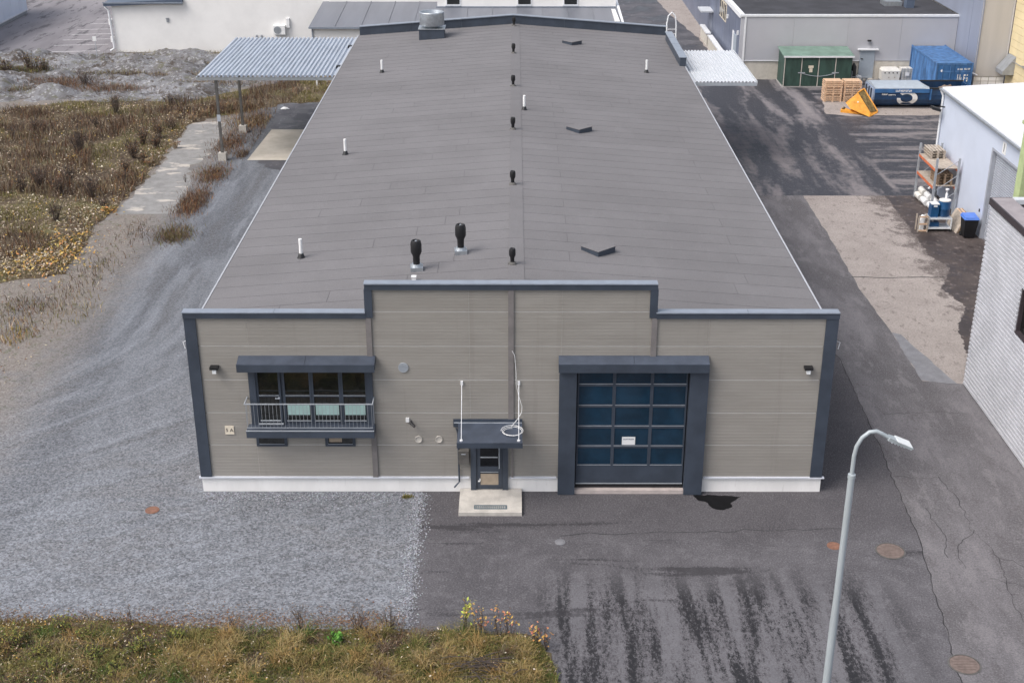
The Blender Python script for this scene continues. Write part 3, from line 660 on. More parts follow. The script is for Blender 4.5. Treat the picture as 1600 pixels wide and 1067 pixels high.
# ---- entrance slab
sl_ = thing('entrance_slab', (-.66, -.7, 0), 'pale concrete entrance slab with a steel foot grate at its edge', 'slab')
bx('slab', 'concrete', sl_, -1.66, .33, -1.48, .02, 0, .125)
gr = MB().box(-1.18, -.14, -1.27, -1.24, .126, .142).box(-1.18, -.14, -1.07, -1.04, .126, .142).box(-1.18, -1.15, -1.24, -1.07, .126, .142).box(-.17, -.14, -1.24, -1.07, .126, .142).build('foot_grate', 'grate', sl_)
for k in range(16):
    x = -1.13 + k * .0625; bx('slat', 'grate', gr, x, x + .03, -1.239, -1.071, .126, .139)

# ------------------------------------------------------------------ fixtures on the facade
for x, lab in ((-9.21, 'small black wall floodlight beside the balcony window'), (9.20, 'small black wall floodlight on the panel wall right of the garage door')):
    t = thing('wall_floodlight', (x, 0, 4.45), lab, 'wall lamp', 'facade floodlights')
    MB().box(x - .13, x + .13, -.22, -.001, 4.46, 4.54).box(x - .05, x + .05, -.06, -.001, 4.36, 4.459).build('housing', 'black_plastic', t)
    bx('lens', 'lens', t, x - .06, x + .06, -.19, -.08, 4.32, 4.455)
def disc(name, x, z, r, lab, grp, slats):
    t = thing(name, (x, 0, z), lab, 'vent', grp)
    n = 28; ring = MB()
    vs = []
    for rr, y in ((r, 0), (r, -.035), (r * .84, -.035), (r * .84, -.012)):
        for i in range(n): a = 2 * math.pi * i / n; vs.append((x + rr * math.cos(a), y, z + rr * math.sin(a)))
    ring.add(vs, [(j * n + i, j * n + (i + 1) % n, (j + 1) * n + (i + 1) % n, (j + 1) * n + i) for j in range(3) for i in range(n)] + [tuple(range(3 * n, 4 * n))])
    ring.build('ring', 'steel_light' if slats else 'concrete', t, True)
    if slats:
        for k in range(5):
            zz = z - r * .6 + k * r * .3; w = math.sqrt(max(0, (r * .8) ** 2 - (zz - z) ** 2)); bx('slat', 'steel_light', t, x - w, x + w, -.034, -.013, zz - .012, zz + .012)
disc('round_vent', -3.36, 4.46, .16, 'round louvred steel vent high on the panels right of the balcony window', None, True)
disc('exhaust_cover', -2.96, 1.94, .115, 'round pale exhaust cover on the facade below the security camera', 'round exhaust covers', False)
disc('exhaust_cover', -2.31, 1.94, .115, 'round pale exhaust cover on the facade next to the entrance canopy', 'round exhaust covers', False)
t = thing('security_camera', (-3.14, 0, 2.56), 'small dark security camera with white junction box on the facade', 'camera')
bx('junction_box', 'white_plastic', t, -3.34, -3.23, -.07, -.001, 2.58, 2.71)
MB().tube([(-3.16, -.001, 2.58), (-3.16, -.10, 2.58), (-3.10, -.16, 2.54)], .022, 6).tube([(-3.18, -.12, 2.58), (-3.05, -.22, 2.50)], .045, 8).build('body', 'black_plastic', t)
t = thing('house_number', (-8.95, 0, 2.27), 'cream house number plate reading 5 A beside the dark corner column', 'sign')
bx('plate', 'cream', t, -9.09, -8.81, -.025, -.001, 2.12, 2.41)
text_mesh('lettering', '5 A', .17, 'ink', t, (-8.95, -.028, 2.265), (R(90), 0, 0))
t = thing('mail_box', (-1.53, 0, 1.12), 'dark metal mail box hanging on the wall left of the entrance door', 'mail box')
MB().prism([(-.001, 1.12), (-.001, 1.66), (-.17, 1.58), (-.17, 1.12)], 'x', -1.70, -1.36).build('box', 'post_steel', t); bx('slot', 'steel_light', t, -1.60, -1.46, -.180, -.171, 1.47, 1.50)
t = thing('loose_cable', (.05, -.06, 2.6), 'loose white cable hanging down the facade and coiled on the entrance canopy', 'cable')
pts = [(.02, -.06, 5.05), (.10, -.07, 4.9), (.14, -.07, 4.4), (.15, -.07, 3.9), (.22, -.07, 3.55), (.33, -.08, 3.15), (.32, -.10, 2.95), (.2, -.16, 2.75), (0.0, -.35, 2.58)]
for k in range(44):
    a = k * .33 + 1.6; pts.append((.03 + (.27 + .002 * k) * math.cos(a), -.62 + (.24 + .003 * k) * math.sin(a), 2.535 - .05 * math.sin(a) * 0 + .0012 * k))
MB().tube(pts, .0095, 6).build('cable', 'white_plastic', t)
for sx in (-1, 1):
    t = thing('eaves_bracket', (sx * 10.03, .2, 5.2), 'small white bracket on the hall corner next to the ' + ('gravel yard' if sx < 0 else 'asphalt lane'), 'bracket')
    MB().tube([(sx * 10.0, .2, 5.3), (sx * 10.16, .15, 5.25), (sx * 10.10, .1, 5.05)], .014, 6).build('arm', 'white_paint', t)

# ------------------------------------------------------------------ things on the roof
def pipe(x, y, lab):
    z = ze(x) + .01; t = thing('vent_pipe', (x, y, z), lab, 'vent pipe', 'white roof vent pipes')
    MB().lathe((x, y, z), [(.16, -.02), (.12, .05), (.085, .16), (.075, .17)], 14).build('collar', 'black_plastic', t, True)
    MB().lathe((x, y, z), [(.065, .15), (.065, .70), (.05, .71)], 14).build('pipe', 'white_plastic', t, True)
for x, y, l in ((-7.48, 6.84, 'white vent pipe on the felt roof nearest the balcony end of the eaves'), (-7.49, 20.14, 'white vent pipe midway along the roof slope above the gravel yard'), (-7.42, 36.98, 'white vent pipe on the roof slope closest to the zinc carport'), (.57, 26.29, 'white vent pipe standing just beside the roof ridge'), (7.58, 37.06, 'white vent pipe on the roof slope above the asphalt yard')): pipe(x, y, l)
def cowl(x, y, s, name, lab, grp, steel):
    z = ze(x) + .01; t = thing(name, (x, y, z), lab, 'roof vent', grp)
    if steel: MB().obox((x, y, z + .06), .42, .42, .16, .1).lathe((x, y, z + .13), [(.20, 0), (.16, .10)], 14).build('base', 'galvanised', t)
    else: MB().lathe((x, y, z), [(.17, -.03), (.13, .06), (.09, .09)], 12).build('base', 'post_steel', t)
    b = .2 if steel else .05
    MB().lathe((x, y, z), [(.125 * s, b), (.13 * s, b + .32 * s), (.17 * s, b + .42 * s), (.205 * s, b + .5 * s), (.205 * s, b + .8 * s), (.175 * s, b + .92 * s), (.14 * s, b + .94 * s), (.10 * s, b + .86 * s)], 18).build('cowl', 'black_plastic', t, True)
    if steel: MB().lathe((x, y, z), [(.05, b + .8 * s), (.03, b + .93 * s)], 8).build('tip', 'steel_light', t)
for (x, y), o_ in zip(((.02, 4.72), (.02, 13.8), (.02, 22.4), (.02, 31.2), (.03, 39.6), (.05, 48.2)), ('first', 'second', 'third', 'fourth', 'fifth', 'sixth')):
    cowl(x, y, .55, 'ridge_vent', '%s small black vent cowl on the roof ridge counted from the stepped front parapet' % o_, 'ridge vents', False)
cowl(-3.23, 4.8, .92, 'roof_fan', 'large black vent cowl on the felt roof beside a small white box', None, True)
cowl(-1.78, 6.15, .92, 'roof_fan', 'large black vent cowl standing between the other large cowl and the ridge', None, True)
t = thing('roof_box', (-3.25, 3.75, ze(3.25)), 'tiny white plastic box on the roof behind the raised parapet', 'box')
MB().box(-3.32, -3.18, 3.66, 3.80, ze(3.25) + .0, ze(3.25) + .17).box(-3.335, -3.165, 3.64, 3.82, ze(3.25) + .171, ze(3.25) + .2).build('body', 'white_plastic', t)
for x, y, w, l in ((3.04, 6.62, .86, 'low square roof hatch with dark sides nearest the garage front'), (3.12, 23.1, .86, 'low square roof hatch with dark sides halfway along the roof'), (3.62, 43.85, .86, 'low square roof hatch with dark sides close to the rear parapet')):
    z = ze(x); t = thing('roof_hatch', (x, y, z), l, 'roof hatch', 'roof hatches')
    MB().obox((x, y, z + .06), w, w * .98, .26, R(43)).build('curb', 'anthracite', t); MB().obox((x, y, z + .2), w + .05, w + .03, .016, R(43)).build('lid', 'felt', t)
t = thing('exhaust_fan', (-5.1, 46.3, ze(5.1)), 'round galvanised exhaust fan on a dark box near the rear parapet', 'exhaust fan')
MB().hexa([(-5.9, 45.75, ze(5.9) - .02), (-4.32, 45.75, ze(4.32) - .02), (-4.32, 47.1, ze(4.32) - .02), (-5.9, 47.1, ze(5.9) - .02), (-5.9, 45.75, 6.32), (-4.32, 45.75, 6.32), (-4.32, 47.1, 6.32), (-5.9, 47.1, 6.32)]).build('base_box', 'anthracite', t)
bx('base_lid', 'galvanised', t, -5.95, -4.27, 45.7, 47.15, 6.321, 6.37)
MB().lathe((-5.11, 46.42, 6.37), [(.45, 0), (.5, .08), (.74, .14), (.78, .2), (.78, .92), (.74, .96), (.70, .95), (.66, .80)], 36).build('drum', 'galvanised', t, True)
t = thing('roof_ladder', (10.15, 48.4, 5.3), 'white tubular ladder hoop rising above the eaves at the rear parapet', 'ladder')
MB().tube([(9.95, 48.2, 4.6), (9.9, 48.2, 6.3), (9.98, 48.2, 6.75), (10.2, 48.2, 6.98), (10.42, 48.2, 6.75), (10.5, 48.2, 6.2), (10.55, 48.2, 4.6)], .045, 8).build('hoop', 'white_paint', t, True)
for k in range(5): MB().tube([(9.95, 48.2, 4.7 + k * .3), (10.53, 48.2, 4.7 + k * .3)], .02, 6).build('rung', 'white_paint', t)

# ------------------------------------------------------------------ side canopies
def corr(mb, x0, x1, y0, y1, z, pitch, h, th=.012):
    xs_ = []; x = x0
    while x < x1 - 1e-6:
        for d, zz in ((0, 0), (.30, 0), (.42, h), (.86, h), (.98, 0)):
            if x + d * pitch <= x1: xs_.append((x + d * pitch, z + zz))
        x += pitch
    vs = []; n = len(xs_)
    for dz in (0, th):
        for y in (y0, y1): vs += [(p[0], y, p[1] + dz) for p in xs_]
    fs = []
    for i in range(n - 1): fs += [(i, i + 1, n + i + 1, n + i), (2 * n + i, 3 * n + i, 3 * n + i + 1, 2 * n + i + 1), (i, 2 * n + i, 2 * n + i + 1, i + 1), (n + i, n + i + 1, 3 * n + i + 1, 3 * n + i)]
    return mb.add(vs, fs)
t = thing('carport', (-17.25, 41.7, 0), 'open carport with ribbed zinc roof on thin dark posts beside the hall', 'canopy')
corr(MB(), -18.35, -10.25, 38.3, 49.7, 4.98, .262, .11).build('roof_sheet', 'zinc_sheet', t)
for y in (38.32, 44.7, 49.5): bx('beam', 'galvanised' if y < 39 else 'post_steel', t, -18.33, -10.2, y, y + .12, 4.80, 4.972)
for y in (38.5, 44.85):
    p = MB().box(-17.33, -17.18, y - .07, y + .07, .45, 4.799).build('post', 'post_steel', t); bx('footing', 'concrete', t, -17.48, -17.02, y - .22, y + .22, 0, .46)
bx('notice', 'zinc_sheet', t, -17.36, -17.15, 38.41, 38.429, 2.35, 2.75)
for y in (40.6, 46.6): bx('wall_bracket', 'black_plastic', t, -10.5, -10.0, y, y + .3, 4.9, 5.15)
t = thing('loading_canopy', (10.0, 41.5, 4.9), 'white ribbed canopy sheet projecting from the hall over the asphalt yard', 'canopy')
corr(MB(), 10.15, 13.85, 37.0, 45.8, 4.98, .20, .06).build('roof_sheet', 'white_sheet', t)
bx('beam', 'steel_light', t, 10.1, 13.9, 36.96, 37.06, 4.80, 4.972); bx('beam', 'steel_light', t, 10.1, 13.9, 45.7, 45.8, 4.80, 4.972)
bx('edge_trim', 'white_sheet', t, 13.86, 13.92, 37.0, 45.8, 4.9, 5.06)

# ------------------------------------------------------------------ street lamp, covers
t = thing('street_lamp', (7.1, -13, 0), 'grey steel street lamp with curved arm and flat lamp head', 'street lamp')
lx, ly = 7.1, -13.0
MB().lathe((lx, ly, 0), [(.16, 0), (.16, .02), (.092, .03), (.088, 4.4), (.074, 5.0), (.070, 8.02), (.080, 8.03), (.080, 8.12), (.05, 8.13)], 18).build('pole', 'lamp_grey', t, True)
arm = [(lx, ly, 8.05), (lx, ly, 8.55), (lx + .03, ly, 8.78), (lx + .12, ly, 8.98), (lx + .26, ly, 9.11), (lx + .40, ly, 9.13), (lx + .52, ly, 9.07), (lx + .72, ly, 8.95)]
MB().tube(arm, .044, 12).build('arm', 'lamp_grey', t, True)
hd = MB(); u = Vector((.87, 0, -.36)).normalized(); w = Vector((0, 1, 0)); nn = u.cross(w) * -1
c0 = Vector((lx + .66, ly, 8.98))
def P3(a, b, c): return c0 + u * a + w * b + nn * c
hd.hexa([P3(0, -.09, -.04), P3(.52, -.17, -.03), P3(.52, .17, -.03), P3(0, .09, -.04), P3(0, -.06, .05), P3(.50, -.15, .025), P3(.50, .15, .025), P3(0, .06, .05)])
h_ = hd.build('lamp_head', 'lamp_grey', t)
for k in range(5):
    a = .08 + k * .07; MB().hexa([P3(a, -.10, .03), P3(a + .02, -.10, .03), P3(a + .02, .10, .03), P3(a, .10, .03), P3(a, -.09, .062), P3(a + .02, -.09, .06), P3(a + .02, .09, .06), P3(a, .09, .062)]).build('cooling_fin', 'steel_light', h_)
MB().hexa([P3(.16, -.14, -.05), P3(.5, -.14, -.045), P3(.5, .14, -.045), P3(.16, .14, -.05), P3(.16, -.14, -.031), P3(.5, -.14, -.031), P3(.5, .14, -.031), P3(.16, .14, -.031)]).build('glass_cover', 'lens', h_)
for x, y, r, mt, l in ((11.38, -3.45, .40, 'manhole', 'round brown cast iron manhole cover in the lane beside the long crack'), (11.91, -8.82, .38, 'manhole', 'round brown cast iron manhole cover in the lane near the street lamp'), (9.75, -3.17, .16, 'manhole_rust', 'small round rusty orange valve cover in the asphalt'), (-11.37, -1.15, .17, 'manhole_rust', 'small rusty orange valve cover lying in the gravel'), (1.48, -2.98, .11, 'patch_grey', 'small pale grey valve cover in the asphalt before the garage door')):
    t = thing('manhole_cover', (x, y, .004), l, 'manhole cover')
    MB().lathe((x, y, .004), [(r + .05, 0), (r + .05, .014), (r + .01, .018), (r + .01, .008)], 30).build('frame', 'post_steel' if r > .3 else mt, t)
    c = MB().lathe((x, y, .012), [(r, -.004), (r, .008), (r * .93, .014), (.02, .014)], 30).build('lid', mt, t)
    if r > .3:
        for k in range(-2, 3): 
            ww = math.sqrt((r * .8) ** 2 - (k * .11) ** 2); bx('rib', mt, c, x - ww, x + ww, y + k * .11 - .012, y + k * .11 + .012, .0262, .033)

# ------------------------------------------------------------------ corrugated building on the right
t = thing('corrugated_building', (21, 1, 0), 'building clad in silver horizontal corrugated sheet with brown roof edge beside the lane', 'building')
pr = []; z = .06; PT = .165
while z < 7.12:
    pr += [(17.15, z), (17.15, z + .092), (17.195, z + .100), (17.195, z + .157)]; z += PT
body = pr + [(17.4, 7.2), (17.4, .06)]
# cladding with the window opening left free (two bands beside it)
zlo, zhi = 3.87, 5.47
def clad(y0, y1, za, zb):
    q = [p for p in pr if za <= p[1] <= zb]; q = [(17.18, za)] + q + [(17.18, zb), (17.4, zb), (17.4, za)]
    MB().prism(q, 'y', y0, y1).build('cladding', 'silver_cladding', t)
clad(4.2, 8.0, .06, 7.2); clad(-9, 4.199, .06, zlo); clad(-9, 4.199, zhi, 7.2); clad(-9, 1.2, zlo + .001, zhi - .001)
bx('window_reveal', 'dark_opening', t, 17.36, 17.5, 1.2, 4.2, zlo, zhi); bx('window_frame', 'brown_trim', t, 17.2, 17.36, 4.12, 4.198, zlo, zhi); bx('window_sill', 'brown_trim', t, 17.14, 17.36, 1.2, 4.119, zlo - .001, zlo + .05); bx('pane', 'window_glass', t, 17.33, 17.355, 1.2, 4.119, zlo + .051, zhi)
bx('rear_wall', 'brown_trim', t, 17.41, 30, 7.6, 8.0, 0, 7.19); bx('front_wall', 'silver_cladding', t, 17.41, 30, -9, -8.7, 0, 7.19); bx('base', 'brown_trim', t, 17.2, 17.39, -9, 8, 0, .058)
bx('roof_edge', 'brown_trim', t, 17.10, 17.16, -9, 8.05, 7.16, 7.40); bx('roof_cap', 'mauve_cap', t, 17.161, 17.9, -9, 8.06, 7.2, 7.395); bx('roof_edge', 'brown_trim', t, 17.161, 17.95, 8.061, 8.09, 7.16, 7.40)
bx('roof', 'black_felt', t, 17.901, 30, -9, 7.7, 6.75, 6.85); bx('rear_cap', 'white_sheet', t, 17.91, 30, 7.71, 8.05, 7.25, 7.42)
t = thing('green_building', (24, 16.2, 0), 'pale green rendered wall with a dark window rising behind the corrugated building', 'building')
MB().box(21.3, 29, 15.9, 16.5, 0, 7.9).build('wall', 'pale_green', t); bx('window', 'window_glass', t, 21.75, 23.0, 15.87, 15.899, 4.6, 6.6); bx('window_frame', 'white_paint', t, 21.68, 21.749, 15.85, 15.898, 4.5, 6.7)
bx('roof', 'pale_green', t, 21.22, 29.1, 15.8, 16.6, 7.901, 8.05)

# ------------------------------------------------------------------ white warehouse
t = thing('white_warehouse', (27, 27, 0), 'pale lilac white warehouse with white pitched roof, roller door and number 1', 'warehouse')
wx = 23.23
top = lambda y: 5.62
MB().box(wx, wx + .25, 24.75, 32.75, 0, 5.5).build('wall', 'lilac_wall', t); bx('wall', 'lilac_wall', t, wx, wx + .25, 20.7, 24.749, 4.62, 5.5); bx('wall', 'lilac_wall', t, wx, wx + .25, 17, 20.699, 0, 5.5)
bx('rear_wall', 'lilac_wall', t, wx + .251, 34.5, 32.5, 32.75, 0, 5.5); bx('front_wall', 'lilac_wall', t, wx + .251, 34.5, 17, 17.25, 0, 5.5)
bx('door_jamb', 'roller_slat', t, wx - .02, wx + .3, 24.58, 24.748, 0, 4.6); bx('door_lintel', 'roller_slat', t, wx - .02, wx + .3, 20.7, 24.579, 4.5, 4.619)
RD = bx('roller_door', 'dark_rubber', t, wx + .20, wx + .24, 20.7, 24.579, 0, 4.5)
slm = MB().prism([(wx + .199, .01), (wx + .165, .03), (wx + .165, .09), (wx + .199, .108)], 'y', 20.72, 24.56).mesh('slat', 'roller_slat', wloc(RD) * 0 + t.location)
for k in range(40):
    o = bpy.data.objects.new('slat', slm); COL.objects.link(o); o.parent = RD; o.location = (0, 0, k * .112)
s1 = bx('number_plate', 'white_plastic', t, wx - .03, wx - .001, 23.0, 23.45, 4.70, 5.28)
text_mesh('number', '1', .55, 'ink', s1, (wx - .034, 23.22, 4.99), (R(90), 0, R(-90)))
bx('eaves_trim', 'white_paint', t, wx - .08, wx - .001, 17, 32.8, 5.42, 5.50); bx('eaves_gap', 'dark_rubber', t, wx - .05, wx + .3, 17, 32.8, 5.501, 5.57)
MB().hexa([(wx - .12, 16.9, 5.571), (34.6, 16.9, 6.15), (34.6, 32.9, 6.15), (wx - .12, 32.9, 5.571), (wx - .12, 16.9, 5.68), (34.6, 16.9, 6.32), (34.6, 32.9, 6.32), (wx - .12, 32.9, 5.68)]).build('roof', 'snowy_roof', t)
bx('gutter', 'hood_grey', t, wx - .26, wx - .121, 16.9, 32.95, 5.52, 5.62)
MB().tube([(wx - .19, 32.8, 5.5), (wx - .08, 32.7, 5.25), (wx - .08, 32.7, .2), (wx - .2, 32.7, .05)], .06, 8).build('downpipe', 'white_paint', t)
bx('wall_switch', 'black_plastic', t, wx - .03, wx - .001, 25.15, 25.25, 1.2, 1.35)
t = thing('yard_floodlight', (23.1, 32.4, 4.6), 'dark floodlight on a bracket at the white warehouse corner', 'wall lamp')
MB().tube([(23.22, 32.4, 4.7), (22.9, 32.4, 4.75)], .04, 6).hexa([(22.5, 32.15, 4.62), (22.95, 32.15, 4.5), (22.95, 32.65, 4.5), (22.5, 32.65, 4.62), (22.52, 32.15, 4.76), (22.97, 32.15, 4.62), (22.97, 32.65, 4.62), (22.52, 32.65, 4.76)]).build('body', 'black_plastic', t)

# ---- rack with pallets and the things around it
t = thing('pallet_rack', (22.4, 29.9, 0), 'grey steel pallet rack with orange beams against the white warehouse', 'rack')
RX = (21.88, 23.02); RY = (28.4, 31.4)
for x in RX:
    for y in RY: bx('upright', 'rack_grey', t, x - .05, x + .05, y - .05, y + .05, 0, 3.0)
for y in RY:
    for za, zb in ((.3, 1.2), (1.2, .3 + 1.8), (2.1, 2.9)): MB().tube([(RX[0], y, za), (RX[1], y, zb)], .02, 5).build('brace', 'rack_grey', t)
for z in (1.35, 2.30):
    for x in RX: bx('beam', 'rack_orange', t, x - .055, x + .055, 28.46, 31.34, z, z + .13)
    for k in range(9): bx('shelf_board', 'grey_wood', t, RX[0] - .04, RX[1] + .04, 28.5 + k * .315, 28.5 + k * .315 + .29, z + .131, z + .155)
def pallet(x, y, z, lab, mat='old_wood', grp='pallets on the rack', rz=0):
    q = thing('pallet', (x, y, z), lab, 'pallet', grp)
    for k in range(5): MB().box(-.6, .6, -.4 + k * .17, -.4 + k * .17 + .12, .122, .144).build('top_board', mat, q, org=(0, 0, 0))
    for k in range(3):
        yy = -.38 + k * .34; MB().box(-.6, .6, yy - .05, yy + .05, 0, .02).build('bottom_board', mat, q, org=(0, 0, 0))
        for xx in (-.55, 0, .55): MB().box(xx - .05, xx + .05, yy - .05, yy + .05, .021, .121).build('block', mat, q, org=(0, 0, 0))
    q.rotation_euler = (0, 0, rz); return q
for k in range(4): pallet(22.45, 29.25, 1.51 + k * .146, ('bottom', 'second', 'third', 'topmost')[k] + ' brown wooden pallet of the stack on the middle rack shelf', 'old_wood', 'pallets stacked on the middle shelf', R(90))
for k in range(3): pallet(22.45, 30.85, 2.46 + k * .146, ('bottom', 'middle', 'topmost')[k] + ' pale wooden pallet of the stack on the top rack shelf', 'grey_wood', 'pallets stacked on the top shelf', R(90))
for k, (x, y, l, mt) in enumerate(((22.25, 31.0, 'greenish white sack on the ground below the rack', 'tank_white'), (22.3, 30.1, 'white roll bundle on the ground below the rack', 'white_plastic'), (22.4, 29.2, 'white covered roll behind the blue drum below the rack', 'white_plastic'))):
    q = thing('bundle', (x, y, 0), l, 'bundle'); 
    for j, (dx, dz, r_) in enumerate(((-.25, .18, .17), (.1, .18, .17), (-.08, .46, .16))): MB().cone((x + dx, y - .35, dz), (x + dx, y + .35, dz), r_, r_, 14).build('roll', mt, q, True)
t = thing('trolley', (21.5, 25.9, 0), 'white tubular workshop trolley on castors beside the pallet rack', 'trolley')
fr = MB()
for x in (20.92, 22.05):
    for y in (25.6, 26.3): fr.box(x - .03, x + .03, y - .03, y + .03, .14, .70)
for z in (.16, .66):
    for y in (25.6, 26.3): fr.box(20.951, 22.019, y - .025, y + .025, z, z + .06)
    for x in (20.92, 22.05): fr.box(x - .025, x + .025, 25.631, 26.269, z, z + .06)
fr.build('frame', 'white_paint', t); bx('deck', 'steel_light', t, 20.93, 22.04, 25.61, 26.29, .721, .745); bx('shelf', 'steel_light', t, 20.95, 22.02, 25.63, 26.27, .221, .235)
for x in (20.92, 22.05):
    for y in (25.6, 26.3): MB().cone((x, y - .025, .07), (x, y + .025, .07), .07, .07, 12).box(x - .02, x + .02, y - .035, y + .035, .10, .139).build('castor', 'dark_rubber', t)
t = thing('blue_drum', (21.75, 25.98, .746), 'blue drum with wavy rim standing on the white trolley', 'drum')
MB().lathe((21.72, 25.98, .746), [(.28, 0), (.30, .03), (.30, .36), (.31, .38), (.31, .42), (.30, .44), (.30, .76), (.27, .78)], 22).build('body', 'drum_blue', t, True); MB().lathe((21.72, 25.98, 1.53), [(.29, 0), (.29, .05), (.1, .09)], 22).build('lid', 'tank_white', t, True)
MB().lathe((21.78, 26.05, 1.62), [(.06, 0), (.06, .25), (.02, .3), (.02, .42), (.09, .43), (.09, .5)], 12).build('pump', ['white_plastic'], t, True)
t = thing('blue_cabinet', (21.2, 25.9, .746), 'narrow dark blue cabinet with pale corners standing on the white trolley', 'cabinet')
MB().box(21.0, 21.38, 25.7, 26.15, .746, 1.40).build('body', 'drum_blue', t); MB().box(20.99, 21.39, 25.69, 26.16, 1.401, 1.43).box(21.1, 21.28, 25.68, 25.699, 1.28, 1.36).build('lid', 'white_plastic', t)
t = thing('blue_canister', (21.3, 25.95, .236), 'low blue canister on the bottom shelf of the white trolley', 'canister')
MB().box(21.05, 21.5, 25.75, 26.15, .236, .46).build('body', 'drum_blue', t); MB().lathe((21.2, 25.9, .461), [(.05, 0), (.05, .05)], 10).build('cap', 'white_plastic', t)
t = thing('wheelie_bin', (22.7, 24.75, 0), 'black wheelie bin with bright blue lid by the roller door', 'bin')
MB().hexa([(22.42, 24.6, .06), (22.95, 24.6, .06), (22.95, 25.1, .06), (22.42, 25.1, .06), (22.34, 24.5, 1.0), (23.03, 24.5, 1.0), (23.03, 25.2, 1.0), (22.34, 25.2, 1.0)]).build('body', 'black_plastic', t)
MB().hexa([(22.31, 24.46, 1.001), (23.06, 24.46, 1.001), (23.06, 25.25, 1.001), (22.31, 25.25, 1.001), (22.36, 24.52, 1.12), (23.0, 24.52, 1.10), (23.0, 25.2, 1.16), (22.36, 25.2, 1.16)]).build('lid', 'bin_blue', t)
for x in (22.40, 22.97): MB().cone((x - .03, 25.12, .1), (x + .03, 25.12, .1), .1, .1, 14).build('wheel', 'dark_rubber', t)
MB().tube([(22.4, 25.24, 1.08), (22.4, 25.32, 1.08), (22.97, 25.32, 1.08), (22.97, 25.24, 1.08)], .02, 6).build('handle', 'black_plastic', t)
t = thing('gas_cage', (20.55, 25.7, 0), 'small upright wooden crate holding a white bottle left of the trolley', 'crate')
for x in (20.40, 20.86):
    for y in (25.55, 25.95): bx('post', 'grey_wood', t, x - .03, x + .03, y - .03, y + .03, 0, .85)
for z in (.05, .40, .78):
    bx('slat', 'new_wood', t, 20.431, 20.829, 25.52, 25.54, z, z + .08); bx('slat', 'grey_wood', t, 20.831, 20.85, 25.581, 25.919, z, z + .08)
MB().lathe((20.62, 25.75, .0), [(.14, 0), (.14, .7), (.08, .82), (.05, .86)], 14).build('bottle', 'white_plastic', t, True)
t = thing('plank_stack', (22.25, 26.4, 0), 'weathered boards leaning in a stack between trolley and wheelie bin', 'boards')
for k in range(6):
    x = 22.25 + k * .06; MB().hexa([(x, 25.35 + .04 * k, 0), (x + .05, 25.35 + .04 * k, 0), (x + .05, 26.9, 0), (x, 26.9, 0), (x + .42, 25.6, .72 + .03 * (k % 3)), (x + .47, 25.6, .72 + .03 * (k % 3)), (x + .47, 27.0, .8), (x + .42, 27.0, .8)]).build('board', ('grey_wood', 'new_wood', 'old_wood')[k % 3], t)

# ------------------------------------------------------------------ yard objects at the rear
t = thing('green_shed', (22.1, 58.7, 0), 'dark green metal shed with pale green roof and chained double doors', 'shed')
MB().hexa([(19.6, 57.45, .1), (24.5, 57.45, .1), (24.5, 59.7, .1), (19.6, 59.7, .1), (19.6, 57.45, 2.2), (24.5, 57.45, 2.2), (24.5, 59.7, 2.42), (19.6, 59.7, 2.42)]).build('wall', 'shed_green', t)
bx('base_rail', 'concrete_grey', t, 19.55, 24.55, 57.4, 59.72, 0, .099)
MB().hexa([(19.5, 57.3, 2.21), (24.6, 57.3, 2.21), (24.6, 59.8, 2.44), (19.5, 59.8, 2.44), (19.5, 57.3, 2.30), (24.6, 57.3, 2.30), (24.6, 59.8, 2.53), (19.5, 59.8, 2.53)]).build('roof', 'shed_roof', t)
bx('roof_trim', 'white_paint', t, 19.5, 24.6, 57.27, 57.299, 2.19, 2.31)
for k, x in enumerate((19.62, 20.85, 22.08, 23.30)):
    d = bx('door', 'shed_green', t, x + .04, x + 1.16, 57.41, 57.449, .12, 2.15)
    MB().box(x - .02, x + .035, 57.39, 57.44, .1, 2.17).build('door_stile', 'concrete', t)
    if k in (1, 3): bx('hinge', 'steel_light', d, x - .22, x + .28, 57.375, 57.389, 1.05, 1.12)
bx('door_sign', 'cream', t, 21.35, 21.72, 57.39, 57.409, 1.42, 1.60); bx('door_sign', 'cream', t, 21.43, 21.66, 57.39, 57.409, 1.12, 1.40)
MB().tube([(20.9 + .24 * k, 57.38, 1.05 - .22 * math.sin(math.pi * k / 10)) for k in range(11)], .02, 5).build('chain', 'steel_light', t)
t = thing('hand_truck', (25.1, 58.6, 0), 'grey metal hand truck loaded with black and white cans beside the green shed', 'hand truck')
MB().tube([(24.75, 58.2, .12), (24.75, 58.2, 1.0), (24.75, 59.1, 1.0)], .03, 6).tube([(25.6, 58.2, .12), (25.6, 58.2, .6), (24.75, 58.2, .6)], .03, 6).tube([(24.75, 58.2, .12), (25.6, 58.2, .12)], .03, 6).build('frame', 'steel_light', t)
for x in (24.85, 25.5): MB().cone((x - .04, 58.25, .12), (x + .04, 58.25, .12), .12, .12, 12).build('wheel', 'dark_rubber', t)
t = thing('oil_can', (24.95, 58.55, .0), 'tall black can standing behind the hand truck', 'can'); MB().lathe((24.98, 58.75, 0), [(.19, 0), (.2, .05), (.2, 1.25), (.12, 1.35), (.06, 1.5)], 14).build('body', 'black_plastic', t, True)
t = thing('plastic_canister', (25.35, 58.6, .0), 'white square plastic canister standing in the hand truck', 'canister'); MB().box(25.2, 25.55, 58.45, 58.8, 0, .58).lathe((25.3, 58.6, .58), [(.06, 0), (.06, .09)], 10).build('body', 'white_plastic', t)
